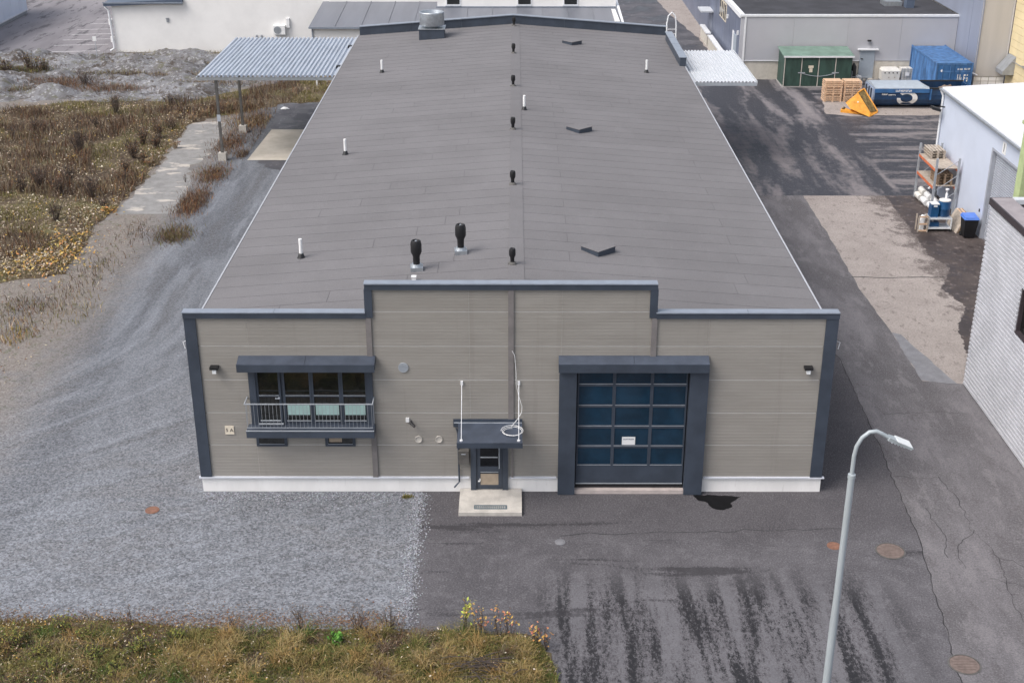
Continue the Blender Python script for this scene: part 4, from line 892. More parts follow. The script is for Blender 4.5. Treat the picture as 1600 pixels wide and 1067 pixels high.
t = thing('plough_stand', (26.0, 59.3, 0), 'small dark metal stand between hand truck and grey door', 'stand'); MB().box(25.75, 26.2, 59.1, 59.4, .28, .34).box(25.8, 25.85, 59.15, 59.2, 0, .279).box(26.1, 26.15, 59.15, 59.2, 0, .279).box(25.8, 25.85, 59.3, 59.35, 0, .279).box(26.1, 26.15, 59.3, 59.35, 0, .279).build('frame', 'hood_grey', t)
# wooden crates, two stacks of three
def crate(x, y, z, lab):
    q = thing('wooden_crate', (x, y, z), lab, 'crate', 'wooden crates in two stacks')
    w, d, h = 1.22, .98, .46
    for k in range(3): 
        xx = -w / 2 + k * (w - .12) / 2
        MB().box(xx, xx + .12, -d / 2, d / 2, 0, .07).build('skid', 'new_wood', q, org=(0, 0, 0))
    for k in range(3):
        zz = .08 + k * .13
        for yy in (-d / 2, d / 2 - .025): MB().box(-w / 2, w / 2, yy, yy + .025, zz, zz + .068).build('slat', 'new_wood', q, org=(0, 0, 0))
        for xx in (-w / 2, w / 2 - .025): MB().box(xx, xx + .025, -d / 2 + .026, d / 2 - .026, zz, zz + .068).build('slat', 'new_wood', q, org=(0, 0, 0))
    for xx in (-w / 2 + .026, -.05, w / 2 - .126):
        for yy in (-d / 2 + .026, d / 2 - .066): MB().box(xx, xx + .10, yy, yy + .04, .071, .455).build('batten', 'new_wood', q, org=(0, 0, 0))
    for k in range(4):
        yy = -d / 2 + .03 + k * .245; MB().box(-w / 2 + .03, w / 2 - .03, yy, yy + .19, .456, .474).build('lid_board', 'new_wood', q, org=(0, 0, 0))
for i, x in enumerate((22.25, 23.58)):
    for k, nm in enumerate(('bottom', 'middle', 'top')): crate(x, 53.5, .017 + k * .476, '%s pale wooden crate of the stack %s' % (nm, 'at the sand strip end' if i == 0 else 'behind the yellow bucket'))
# yellow loader bucket standing tilted
t = thing('loader_bucket', (23.6, 49.8, 0), 'orange yellow steel loader bucket tipped on its side on the sand strip', 'bucket')
A, A2, Bq, Tq, Cq, Eq, Dq = [Vector(p) for p in ((22.42, 50.1, .66), (22.66, 49.6, .36), (23.32, 50.6, 1.24), (23.8, 50.95, 1.42), (24.62, 50.0, .10), (23.92, 49.3, .22), (23.77, 48.75, .02))]
nf = (Bq - A).cross(Eq - A).normalized()
if nf.y > 0: nf = -nf
back = Vector((.25, .35, -.25))
MB().add([A, A2, Dq, Eq, Bq] + [p + back for p in (A, A2, Dq + Vector((.1, .3, .25)), Eq, Bq)], [(0, 1, 2, 3, 4), (9, 8, 7, 6, 5), (0, 5, 6, 1), (1, 6, 7, 2), (2, 7, 8, 3), (3, 8, 9, 4), (4, 9, 5, 0)]).build('shell', 'bucket_yellow', t)
MB().hexa([Bq + Vector((.02, .02, -.10)), Eq + Vector((.05, .03, -.06)), Cq + Vector((-.06, .05, -.06)), Tq + Vector((-.03, .02, -.12)), Bq + Vector((.02, 0, -.02)), Eq + Vector((.05, .0, .02)), Cq + Vector((-.06, 0, .02)), Tq + Vector((-.03, 0, -.04))]).build('scoop', 'bucket_dark', t)
MB().tube([Bq, Tq], .045, 6).tube([Tq, Cq], .05, 6).build('lip', 'bucket_yellow', t)
MB().hexa([Dq + Vector((0, 0, -.02)), Cq + Vector((0, -.1, -.1)), Cq + Vector((0, .15, -.08)), Eq + Vector((0, .1, -.05)), Dq + Vector((0, .01, .03)), Cq + Vector((0, -.1, -.02)), Cq + Vector((0, .12, .0)), Eq + Vector((0, .05, .02))]).build('blade', 'bucket_yellow', t)
MB().hexa([(22.12, 50.0, .02), (23.6, 49.25, .02), (23.6, 49.45, .02), (22.2, 50.3, .02), (22.1, 50.02, .20), (23.5, 49.27, .08), (23.5, 49.45, .10), (22.3, 50.3, .30)]).build('arm', 'bucket_yellow', t)
MB().cone((22.28, 50.06, .22), (22.42, 50.3, .24), .10, .10, 12).build('pivot', 'bucket_dark', t)
bc = (A + Bq + Eq) / 3; MB().cone(bc, bc + nf * .05, .06, .06, 12).build('boss', 'cream', t)
# roll-off waste container
t = thing('waste_container', (27.8, 52.4, 0), 'dark blue roll off waste container with grey cover and white broken ring emblem', 'waste container')
prof = [(51.55, .12), (51.30, .30), (51.14, .62), (51.12, .95), (51.20, 1.36), (51.30, 1.36), (51.24, .95), (51.26, .64), (51.40, .36), (51.60, .2)]
full = [(51.55, .12), (51.30, .30), (51.14, .62), (51.12, .95), (51.20, 1.36), (53.5, 1.36), (53.58, .95), (53.56, .62), (53.4, .30), (53.15, .12)]
MB().prism(full, 'x', 24.62, 28.3).build('covered_body', 'dumpster_blue', t); MB().prism(prof, 'x', 28.302, 31.2).build('side', 'dumpster_blue', t)
MB().prism([(104.7 - p[0], p[1]) for p in prof], 'x', 28.302, 31.2).build('side', 'dumpster_blue', t); bx('floor', 'dumpster_blue', t, 28.302, 31.2, 51.6, 53.1, .121, .2); bx('end_wall', 'dumpster_blue', t, 31.201, 31.28, 51.2, 53.5, .12, 1.36)
bx('side_rail', 'container_dark', t, 24.6, 28.3, 51.06, 51.199, 1.10, 1.36); bx('rim', 'dark_rubber', t, 28.301, 31.3, 51.08, 51.3, 1.361, 1.42); bx('rim', 'dark_rubber', t, 28.301, 31.3, 53.4, 53.6, 1.361, 1.42)
for x in (28.35, 29.7): bx('rib', 'container_dark', t, x, x + .1, 51.02, 51.119, .62, 1.35)
cv = [(51.1, 1.365), (51.1, 1.40), (51.7, 1.52), (52.4, 1.56), (53.1, 1.52), (53.6, 1.40), (53.6, 1.365)]
MB().prism(cv, 'x', 24.6, 28.0).build('cover', 'tarp_grey', t); MB().hexa([(28.001, 51.1, 1.366), (28.5, 51.1, 1.366), (28.2, 53.6, 1.366), (28.001, 53.6, 1.366), (28.001, 51.3, 1.46), (28.4, 51.3, 1.40), (28.1, 53.4, 1.40), (28.001, 53.4, 1.46)]).build('cover_flap', 'tarp_grey', t)
MB().prism([(p[0] * .96 + 52.35 * .04, p[1] * .96 + .03) for p in full], 'x', 24.52, 24.619).build('end_plate', 'dumpster_end', t)
for y in (51.6, 52.2, 52.9): bx('end_rib', 'anthracite', t, 24.44, 24.519, y, y + .09, .25, 1.3)
MB().tube([(24.4, 52.35, .9), (24.25, 52.35, 1.05), (24.4, 52.35, 1.2)], .035, 6).build('hook', 'dark_rubber', t)
bx('skid', 'dark_rubber', t, 24.7, 31.1, 51.75, 51.9, .0, .119); bx('skid', 'dark_rubber', t, 24.7, 31.1, 52.8, 52.95, .0, .119)
# emblem follows the bulging side
def sidey(z): return float(np.interp(z, [.12, .30, .62, .95, 1.36], [51.55, 51.30, 51.14, 51.12, 51.20]))
m = MB(); vs = []; n = 40; cx, cz = 26.85, .70
for i in range(n + 1):
    a = R(138) - R(322) * i / n
    th_ = .19 + .08 * math.sin(math.pi * i / n)
    for r_ in (.56, .56 - th_): 
        x = cx + 1.25 * r_ * math.cos(a); z = cz + .92 * r_ * math.sin(a); vs.append((x, sidey(z) - .012, z))
m.add(vs, [(2 * i, 2 * i + 2, 2 * i + 3, 2 * i + 1) for i in range(n)]).build('emblem', 'white_plastic', t)
m = MB(); scribble(m, (26.0, 51.055, 1.17), (1, 0, 0), (0, 0, 1), 1.1, .14, 10, (0, -1, 0), 5); m.build('lettering', 'white_plastic', t)
m = MB(); scribble(m, (25.1, 51.11, .93), (1, 0, 0), (0, 0, 1), .4, .11, 4, (0, -1, 0), 6); scribble(m, (25.55, 51.11, .91), (1, 0, 0), (0, 0, 1), .5, .08, 7, (0, -1, 0), 7); m.build('lettering', 'white_plastic', t)
hp = thing('rubble_load', (29.6, 52.35, .2), 'heap of brown building rubble inside the open waste container', 'rubble')
vs = []; 
for j in range(9):
    for i in range(14):
        x = 28.36 + 2.8 * i / 13; y = 51.46 + 1.78 * j / 8; vs.append((x, y, .55 + .75 * math.exp(-((x - 29.9) ** 2 / .9 + (y - 52.4) ** 2 / .6)) + .16 * random.random()))
MB().add(vs, [(j * 14 + i, j * 14 + i + 1, (j + 1) * 14 + i + 1, (j + 1) * 14 + i) for j in range(8) for i in range(13)]).build('heap', 'debris', hp)
# water tanks
t = thing('plastic_tank', (27.85, 59.6, 0), 'cream plastic tank box with a row of dark holes on a grey pallet', 'tank')
bx('pallet', 'hood_grey', t, 27.2, 28.5, 59.1, 59.9, 0, .16)
MB().hexa([(27.2, 59.05, .161), (28.5, 59.05, .161), (28.5, 59.9, .161), (27.2, 59.9, .161), (27.17, 59.03, .85), (28.53, 59.03, .85), (28.53, 59.9, .85), (27.17, 59.9, .85)]).hexa([(27.17, 59.03, .851), (28.53, 59.03, .851), (28.53, 59.9, .851), (27.17, 59.9, .851), (27.3, 59.15, 1.02), (28.4, 59.15, 1.02), (28.4, 59.85, 1.02), (27.3, 59.85, 1.02)]).build('body', 'tank_white', t)
for x in (27.4, 27.7, 28.0, 28.3): MB().cone((x, 59.045, .72), (x, 59.015, .72), .05, .05, 10).build('hole', 'dark_rubber', t)
for x in (27.72, 28.15): MB().cone((x, 59.05, .38), (x, 59.03, .38), .045, .045, 10).build('bolt', 'grey_wood', t)
t = thing('caged_tank', (29.0, 59.6, 0), 'white liquid tank in a metal cage next to the blue container', 'tank')
bx('pallet', 'old_wood', t, 28.6, 29.55, 59.1, 59.9, 0, .14); MB().box(28.64, 29.51, 59.15, 59.88, .141, 1.0).lathe((29.07, 59.5, 1.0), [(.1, 0), (.1, .06)], 12).build('bottle', 'tank_white', t)
for k in range(5): bx('cage_bar', 'galvanised', t, 28.62 + k * .22, 28.645 + k * .22, 59.10, 59.125, .141, 1.05)
for k in range(5): bx('cage_rail', 'galvanised', t, 28.6, 29.55, 59.07, 59.099, .2 + k * .2, .22 + k * .2)
bx('label_plate', 'white_plastic', t, 28.9, 29.2, 59.04, 59.069, .5, .75)
# shipping container
t = thing('shipping_container', (30.7, 56.7, 0), 'scuffed blue steel shipping container with double doors beside the grey hall', 'shipping container')
x0, x1, y0, y1 = 29.42, 31.92, 53.6, 60.0 - .1
q = []
y = y0 + .08
while y < y1 - .1: q += [(x0 + .0, y), (x0 + .0, y + .11), (x0 + .04, y + .15), (x0 + .04, y + .24)]; y += .28
q += [(x0 + .1, y1 - .05), (x0 + .1, y0 + .08)]
MB().prism(q, 'z', .16, 2.44).build('side_panel', 'container_blue', t); bx('side_panel', 'container_blue', t, x1 - .06, x1 - .02, y0 + .08, y1, .16, 2.44); bx('rear_panel', 'container_blue', t, x0 + .101, x1 - .061, y1 - .05, y1, .16, 2.44)
MB().box(x0 - .02, x0 + .10, y0, y0 + .08, 0, 2.59).box(x1 - .10, x1, y0, y0 + .08, 0, 2.59).box(x0 - .02, x0 + .08, y1 + .001, y1 + .08, 0, 2.59).box(x1 - .1, x1, y1 + .001, y1 + .08, 0, 2.59).box(x0 - .02, x0 + .1, y0 + .081, y1, 2.441, 2.56).box(x1 - .1, x1, y0 + .081, y1, 2.441, 2.56).box(x0 - .02, x0 + .1, y0 + .081, y1, .02, .159).box(x1 - .1, x1, y0 + .081, y1, .02, .159).box(x0 + .101, x1 - .101, y0, y0 + .08, 2.46, 2.59).box(x0 + .101, x1 - .101, y0, y0 + .08, .02, .15).build('frame', 'container_blue', t)
for k in range(6):
    ya = y0 + .09 + k * (y1 - y0 - .1) / 6; yb = y0 + .05 + (k + 1) * (y1 - y0 - .1) / 6
    MB().box(x0 + .101, x1 - .101, ya, yb, 2.50 + .001 * k, 2.545).build('roof_panel', 'container_blue', t)
for k, (a, b) in enumerate(((x0 + .105, (x0 + x1) / 2 - .01), ((x0 + x1) / 2 + .01, x1 - .105))):
    d = bx('door', 'container_dark', t, a, b, y0 + .03, y0 + .075, .155, 2.455)
    for z in (.3, .85, 1.4, 1.95): bx('rail', 'container_blue', d, a + .05, b - .05, y0 + .012, y0 + .029, z, z + .09)
    for xx in (a + .3, b - .3): MB().cone((xx, y0 - .01, .18), (xx, y0 - .01, 2.44), .022, .022, 6).build('lock_bar', 'container_blue', d)
m = MB()
scribble(m, (30.86, y0 + .008, 2.10), (1, 0, 0), (0, 0, 1), .36, .12, 4, (0, -1, 0), 11); scribble(m, (31.32, y0 + .008, 2.12), (1, 0, 0), (0, 0, 1), .42, .12, 6, (0, -1, 0), 12)
scribble(m, (30.9, y0 + .008, 1.30), (1, 0, 0), (0, 0, 1), .32, .5, 2, (0, -1, 0), 13); scribble(m, (31.34, y0 + .008, 1.30), (1, 0, 0), (0, 0, 1), .32, .5, 2, (0, -1, 0), 14)
scribble(m, (29.85, y0 + .008, 1.1), (1, 0, 0), (0, 0, 1), .5, .1, 6, (0, -1, 0), 15)
m.add([(29.78 + .09 * math.cos(a * R(30)), y0 + .006, 2.05 + .09 * math.sin(a * R(30))) for a in range(12)], [tuple(range(12))]).build('marking', 'white_plastic', t)

# ------------------------------------------------------------------ rear buildings on the right
t = thing('grey_hall', (24.5, 68, 0), 'light grey panel hall with flat dark roof and white trim behind the green shed', 'building')
for a, b in ((17.0, 20.6), (20.61, 24.6), (24.61, 28.5), (28.51, 32.58)): bx('wall_panel', 'grey_panel', t, a, b, 60.0, 60.2, 1.41, 4.62)
bx('wall', 'grey_panel', t, 16.7, 16.99, 60.02, 60.2, 0, 4.62)
for a, b in ((17.0, 25.65), (26.75, 32.58)): bx('plinth', 'beige_plinth', t, a, b, 60.05, 60.2, 0, 1.40)
bx('roof_trim', 'white_paint', t, 16.62, 32.6, 59.93, 60.15, 4.63, 4.78); bx('corner_trim', 'white_paint', t, 16.95, 17.08, 59.94, 59.998, 0, 4.629); bx('sill_trim', 'white_paint', t, 17.09, 25.65, 59.97, 59.998, 1.38, 1.43)
bx('roof', 'black_felt', t, 16.9, 32.58, 60.16, 100, 4.55, 4.70)
d = bx('door', 'door_grey', t, 25.66, 26.74, 59.93, 59.999, .14, 2.2); bx('door_hood', 'white_paint', t, 25.45, 26.95, 59.75, 60.0, 2.22, 2.30); bx('handle', 'black_plastic', d, 25.72, 25.9, 59.88, 59.929, 1.55, 1.6); bx('step', 'beige_plinth', t, 25.66, 26.74, 59.7, 60.04, 0, .138)
bx('roof_hatch', 'galvanised', t, 28.2, 29.5, 64.0, 65.4, 4.701, 5.05); MB().box(29.6, 30.2, 63.2, 63.9, 4.701, 5.6).build('roof_duct', 'blue_roof', t)
t2 = thing('wall_globe_lamp', (26.2, 60, 2.85), 'dark round wall lamp above the grey hall door', 'wall lamp'); MB().box(26.1, 26.35, 59.78, 59.995, 2.86, 2.95).build('arm', 'black_plastic', t2); MB().lathe((26.22, 59.85, 2.70), [(.05, 0), (.12, .06), (.13, .15), (.05, .16)], 12).build('shade', 'hood_grey', t2, True)
# side face with slate panels, windows and ramp wall
ys_ = [60.2, 62.6, 65.4, 68.8, 72.5, 77, 82, 100]
for k, (a, b) in enumerate(zip(ys_[:-1], ys_[1:])):
    bx('side_panel', 'slate_panel', t, 16.75, 16.95, a + .03, b - .03, .0, 4.5); bx('side_joint', 'drip', t, 16.78, 16.96, b - .03, b + .03, .0, 4.5)
bx('side_trim', 'white_paint', t, 16.6, 16.95, 60.16, 100, 4.501, 4.8)
for a, b in ((62.0, 64.3),):
    d = bx('side_door', 'door_grey', t, 16.70, 16.749, 61.6, 62.9, .4, 2.9); bx('door_frame', 'white_paint', t, 16.71, 16.748, 62.91, 63.6, .3, 3.0); bx('handle', 'black_plastic', d, 16.62, 16.699, 61.75, 62.2, 1.6, 1.75)
for y in (67.2, 68.0, 68.9, 69.8): 
    f = bx('window_frame', 'cream', t, 16.70, 16.748, y, y + .75, 2.9, 4.3); bx('pane', 'window_glass', f, 16.69, 16.699, y + .12, y + .63, 3.0, 4.2)
bx('side_door_canopy', 'white_sheet', t, 15.7, 16.74, 74.0, 76.2, 2.5, 2.62); bx('side_door', 'slate_light', t, 16.70, 16.748, 74.3, 75.7, .1, 2.4)
for a, b in ((62.7, 71.8), (72.6, 76.5)): 
    bx('ramp_wall', 'beige_plinth', t, 16.1, 16.35, a, b, 0, .98); bx('ramp_coping', 'white_paint', t, 16.02, 16.43, a - .05, b, .981, 1.08)
for y, z in ((61.0, 3.1), (66.2, 3.4)): MB().box(16.62, 16.749, y, y + .15, z, z + .3).build('side_lamp', 'white_plastic', t)
t = thing('tall_grey_building', (34, 57.5, 0), 'tall slate grey panel block rising behind the blue shipping container', 'building')
for a, b in ((55.4, 57.3), (57.36, 60.0)): bx('side_panel', 'slate_light', t, 32.6, 32.8, a, b, .0, 12)
bx('joint_trim', 'drip', t, 32.64, 32.81, 57.3, 57.36, 0, 12); bx('front_wall', 'warm_panel', t, 32.62, 34.78, 55.2, 55.39, 1.3, 12); bx('corner_trim', 'slate_light', t, 32.58, 32.66, 55.15, 55.199, 1.3, 12)
bx('front_plinth', 'concrete', t, 32.62, 34.78, 55.25, 55.39, 0, 1.29)
for r_ in range(4):
    for k in range(4): bx('brick', 'plinth', t, 32.64 + k * .54, 33.12 + k * .54, 55.22, 55.249, .06 + r_ * .31, .32 + r_ * .31)
bx('upper_side', 'slate_light', t, 32.6, 32.8, 60.001, 90, 4.8, 12); bx('core', 'warm_panel', t, 32.81, 34.78, 55.4, 90, 0, 11.9)
MB().tube([(34.72, 55.15, 12), (34.72, 55.15, 1.5), (34.6, 55.0, 1.3)], .05, 6).build('downpipe', 'warm_panel', t); MB().tube([(32.3, 55.2, 1.62), (32.75, 54.9, 1.45)], .05, 6).build('pipe_stub', 'drip', t)
t = thing('yellow_building', (38, 45, 0), 'pale yellow building with horizontal board joints and a grey vent hood', 'building')
for k in range(24): bx('wall_board', 'yellow_render', t, 34.8, 35.0, 20, 55.1, .02 + k * .5, .50 + k * .5)
bx('core', 'yellow_render', t, 34.86, 44, 20.1, 55.0, 0, 12)
MB().prism([(34.79, 1.75), (34.79, 3.0), (34.0, 2.0), (34.0, 1.75)], 'y', 53.6, 55.0).build('vent_hood', 'hood_grey', t)
MB().tube([(34.6, 55.0, 2.7), (34.6, 40, 2.7)], .03, 6).build('conduit', 'hood_grey', t)
for y in (54.9, 52, 49): bx('clip', 'hood_grey', t, 34.58, 34.799, y, y + .05, 2.67, 2.73)

# ------------------------------------------------------------------ rear buildings on the left
t = thing('white_building', (-20, 75, 0), 'long white rendered building with wide blank gable and grey metal lean-to roof', 'building')
bx('wall', 'white_render', t, -32.4, -26.6, 70, 70.3, 0, 3.82); MB().hexa([(-26.599, 69.99, 0), (-14.8, 69.99, 0), (-14.8, 70.3, 0), (-26.599, 70.3, 0), (-26.599, 69.99, 4.7), (-14.8, 69.99, 8.2), (-14.8, 70.3, 8.2), (-26.599, 70.3, 4.7)]).build('gable_wall', 'white_render', t)
bx('side_wall', 'white_render', t, -32.4, -32.1, 70.3, 95, 0, 3.8)
MB().hexa([(-32.9, 69.6, 3.72), (-26.55, 69.6, 4.02), (-26.55, 95, 4.02), (-32.9, 95, 3.72), (-32.9, 69.6, 3.98), (-26.55, 69.6, 4.3), (-26.55, 95, 4.3), (-32.9, 95, 3.98)]).build('low_roof', 'blue_roof', t); bx('roof_cap', 'cap_metal_skylit', t, -32.95, -26.5, 69.55, 69.599, 3.95, 4.05)
MB().tube([(-32.95, 69.9, 3.75), (-32.6, 69.85, 3.35), (-32.5, 69.85, .35), (-32.8, 69.75, .15)], .09, 8).build('downpipe', 'white_paint', t)
for z in (.8, 2.2): bx('meter_box', 'white_plastic', t, -32.75, -32.5, 69.95, 70.25, z, z + .45)
bx('lean_wall', 'white_render', t, -15.1, 8.0, 62.0, 62.3, 0, 3.45); bx('lean_side', 'white_render', t, 7.7, 8.0, 62.3, 70, 0, 3.9)
for k in range(12):
    a = -15.3 + k * 1.955; MB().hexa([(a, 61.7, 3.46), (a + 1.93, 61.7, 3.46), (a + 1.93, 70, 3.98), (a, 70, 3.98), (a, 61.7, 3.54), (a + 1.93, 61.7, 3.54), (a + 1.93, 70, 4.06), (a, 70, 4.06)]).build('roof_sheet', 'grey_tin', t)
    MB().hexa([(a + 1.90, 61.7, 3.541), (a + 1.96, 61.7, 3.541), (a + 1.96, 70, 4.061), (a + 1.90, 70, 4.061), (a + 1.91, 61.7, 3.58), (a + 1.95, 61.7, 3.58), (a + 1.95, 70, 4.10), (a + 1.91, 70, 4.10)]).build('roof_seam', 'grey_tin', t)
MB().hexa([(8.17, 61.65, 3.45), (8.35, 61.65, 3.45), (8.35, 70, 3.97), (8.17, 70, 3.97), (8.17, 61.65, 3.66), (8.35, 61.65, 3.66), (8.35, 70, 4.2), (8.17, 70, 4.2)]).build('verge_board', 'white_paint', t)
bx('eaves_board', 'cap_metal_skylit', t, -15.3, 8.3, 61.62, 61.699, 3.42, 3.56)
for a, b in ((-6.0, -5.5), (-3.3, -2.1), (-1.9, .25), (1.5, 3.9), (5.2, 8.1)): pass
bx('upper_wall', 'white_render', t, -6.0, 8.1, 68.0, 68.3, 3.5, 9.0); bx('upper_fill', 'white_render', t, -14.799, -6.01, 69.9, 70.3, 3.9, 8.2)
for x in (-3.24 - 2.07, .30 + .0, 3.94):
    f = MB().box(x, x + 1.15, 67.95, 67.999, 4.08, 5.6).build('window', 'white_paint', t); bx('pane', 'window_glass', f, x + .08, x + 1.07, 67.93, 67.949, 4.18, 5.5); bx('sill', 'steel_light', f, x - .05, x + 1.2, 67.85, 67.94, 4.03, 4.079)
bx('apron_flashing', 'cap_metal_skylit', t, -6.1, 8.15, 67.9, 67.999, 3.94, 4.02)
bx('pipe_trim', 'cap_metal_skylit', t, -15.12, -15.02, 61.9, 61.998, 0, 3.44)
t = thing('heat_pump', (-18.9, 69.8, 1.5), 'white heat pump unit with round fan on the white gable wall', 'heat pump')
MB().box(-19.4, -18.45, 69.55, 69.985, 1.5, 2.2).build('casing', 'white_plastic', t); MB().cone((-19.05, 69.55, 1.85), (-19.05, 69.53, 1.85), .3, .3, 22).build('fan_guard', 'hood_grey', t); bx('bracket', 'hood_grey', t, -19.3, -18.5, 69.6, 69.98, 1.42, 1.499)
bx('pipe_cover', 'white_plastic', t, -18.35, -18.1, 69.8, 69.985, 2.0, 2.75)
t = thing('wall_taps', (-20.65, 69.9, 1.1), 'pair of dark pipe stubs on the white gable wall above the carport', 'pipes')
for x in (-20.85, -20.45): MB().tube([(x, 69.98, 1.35), (x, 69.8, 1.35), (x + .12, 69.8, .9)], .07, 8).build('stub', 'hood_grey', t)
t = thing('wall_vent', (-27.95, 69.98, 2.58), 'tiny dark vent on the white wall beneath the dark blue roof edge', 'vent'); MB().box(-28.05, -27.85, 69.93, 69.998, 2.42, 2.74).box(-28.08, -27.82, 69.88, 69.929, 2.7, 2.76).build('grille', 'hood_grey', t)
t = thing('metal_building', (-52, 78, 0), 'pale blue ribbed metal building at the edge of the parking yard', 'building')
for k in range(12): bx('wall_panel', 'lilac_wall', t, -46.1, -45.8, 64.02 + k * 2, 65.98 + k * 2, .35, 6); 
bx('plinth', 'hood_grey', t, -46.05, -45.85, 64, 88, 0, .349); bx('core', 'lilac_wall', t, -60, -46.11, 64.05, 87.95, 0, 5.95); bx('base_trim', 'drip', t, -45.79, -45.74, 64, 88, .3, .42); bx('roof', 'blue_roof', t, -60, -45.7, 63.9, 88.1, 6.01, 6.2)
t = thing('parking_sign', (-33.4, 68.0, 0), 'small white sign plate on a thin pole at the parking bays', 'sign'); MB().cone((-33.4, 68, 0), (-33.42, 68, 1.6), .03, .03, 8).build('pole', 'steel_light', t); bx('plate', 'white_plastic', t, -33.58, -33.28, 67.94, 67.965, 1.28, 1.66)
t = thing('plank_fence', (-13.0, 59, 0), 'short fence of grey brown planks behind the carport', 'fence')
for k in range(7): bx('plank', 'old_wood' if k % 2 else 'grey_wood', t, -13.9 + k * .22, -13.71 + k * .22, 59.0, 59.04, 0, 1.1 + .06 * (k % 3))
bx('rail', 'grey_wood', t, -13.95, -12.4, 59.041, 59.09, .35, .45); bx('rail', 'grey_wood', t, -13.95, -12.4, 59.041, 59.09, .8, .9)
t = thing('white_post', (-14.4, 58.0, 0), 'white post with flat cap beside the plank fence', 'post'); MB().box(-14.42, -14.32, 57.95, 58.05, 0, 1.15).box(-14.75, -14.28, 57.85, 58.15, 1.151, 1.2).build('body', 'white_plastic', t)
t = thing('white_bag', (-15.6, 50.9, .01), 'crumpled white plastic bag lying on the dark asphalt pad', 'litter')
m = MB(); vs = []
for j in range(5):
    for i in range(10): a = i * R(36); r_ = (.22, .2, .17, .1, .02)[j] * random.uniform(.7, 1.3); vs.append((-15.6 + r_ * 1.3 * math.cos(a), 50.9 + r_ * math.sin(a), .016 + .04 * j * random.uniform(.7, 1.2)))
m.add(vs, [(j * 10 + i, j * 10 + (i + 1) % 10, (j + 1) * 10 + (i + 1) % 10, (j + 1) * 10 + i) for j in range(4) for i in range(10)]).build('bag', 'white_plastic', t)

# ------------------------------------------------------------------ vegetation
def raw_mesh(name, V, F, C, mat='plant'):
    m = bpy.data.meshes.new(name); k = F.shape[1]
    m.vertices.add(len(V)); m.vertices.foreach_set('co', V.astype(np.float32).ravel())
    m.loops.add(F.size); m.loops.foreach_set('vertex_index', F.astype(np.int32).ravel())
    m.polygons.add(len(F)); m.polygons.foreach_set('loop_start', np.arange(0, F.size, k, dtype=np.int32))
    at = m.color_attributes.new('Col', 'FLOAT_COLOR', 'POINT'); at.data.foreach_set('color', np.hstack([C, np.ones((len(C), 1))]).astype(np.float32).ravel())
    m.materials.append(MATS[mat]); m.update(calc_edges=True); return m
def pick(cols, n, jit=.25):
    cols = np.array(cols); c = cols[rng.integers(0, len(cols), n)]; return np.clip(c * (1 + rng.uniform(-jit, jit, (n, 1))) * (1 + rng.uniform(-.06, .06, (n, 3))), 0, 1)
def blades(x, y, z, h, w, lean, cols):
    n = len(x); az = rng.uniform(0, 2 * np.pi, n); fa = rng.uniform(0, np.pi, n); l = lean * rng.uniform(.2, 1, n) * h
    b = np.stack([x, y, z], 1); side = np.stack([np.cos(fa), np.sin(fa), np.zeros(n)], 1) * (w / 2)[:, None]
    d = np.stack([np.cos(az) * l, np.sin(az) * l, np.zeros(n)], 1); up = np.zeros((n, 3)); up[:, 2] = 1
    mid = b + d * .35 + up * (h * .6)[:, None]; tip = b + d + up * (h * (1 - .25 * lean))[:, None]
    V = np.stack([b - side, b + side, mid - side * .7, mid + side * .7, tip], 1).reshape(-1, 3)
    k = np.arange(n)[:, None] * 5
    F = np.concatenate([k + [0, 1, 3], k + [0, 3, 2], k + [2, 3, 4]], 0); return V, F, np.repeat(cols, 5, 0)
def leaves(x, y, z, s, cols, flat=.6):
    n = len(x); a = rng.uniform(0, 2 * np.pi, n); u = np.stack([np.cos(a), np.sin(a), rng.uniform(-1, 1, n) * flat], 1); v = np.stack([-np.sin(a), np.cos(a), rng.uniform(-1, 1, n) * flat], 1)
    c = np.stack([x, y, z], 1); s = s[:, None]
    V = np.stack([c - u * s, c - v * s * .55 + u * s * .1, c + u * s, c + v * s * .55 + u * s * .1], 1).reshape(-1, 3)
    return V, np.arange(n)[:, None] * 4 + np.array([[0, 1, 2, 3]]), np.repeat(cols, 4, 0)
def stuff(name, parts, label, cat):
    V = []; F = []; C = []; o = 0
    for v, f, c in parts: V.append(v); F.append(f + o); C.append(c); o += len(v)
    ob = bpy.data.objects.new(name, raw_mesh(name, np.concatenate(V), np.concatenate(F), np.concatenate(C))); COL.objects.link(ob); return tag(ob, label, cat, kind='stuff')
def scatter(poly, n, x0, x1, y0, y1):
    x = rng.uniform(x0, x1, n); y = rng.uniform(y0, y1, n); k = in_poly(x, y, poly); return x[k], y[k]
def nz(x, y, s, o=0): return np.array([mnoise.noise(Vector((a * s, b * s, o))) for a, b in zip(x, y)])

BROWN = [(.13, .080, .052), (.17, .110, .070), (.095, .060, .045), (.20, .14, .09), (.085, .055, .046), (.15, .080, .048), (.165, .135, .115), (.125, .105, .090), (.23, .18, .125)]
RUST = [(.22, .10, .045), (.28, .14, .06), (.18, .085, .05)]
STRAW = [(.34, .27, .155), (.40, .32, .19), (.28, .22, .12), (.31, .225, .12)]
OLIVE = [(.165, .150, .045), (.20, .175, .058), (.125, .125, .040), (.235, .20, .075)]
GREEN = [(.055, .10, .022), (.075, .12, .03), (.10, .14, .035)]
PALE = [(.52, .44, .33), (.60, .52, .42), (.42, .33, .22), (.48, .40, .30), (.36, .29, .21)]
YEL = [(.44, .28, .07), (.50, .36, .12), (.36, .22, .06), (.48, .24, .09)]
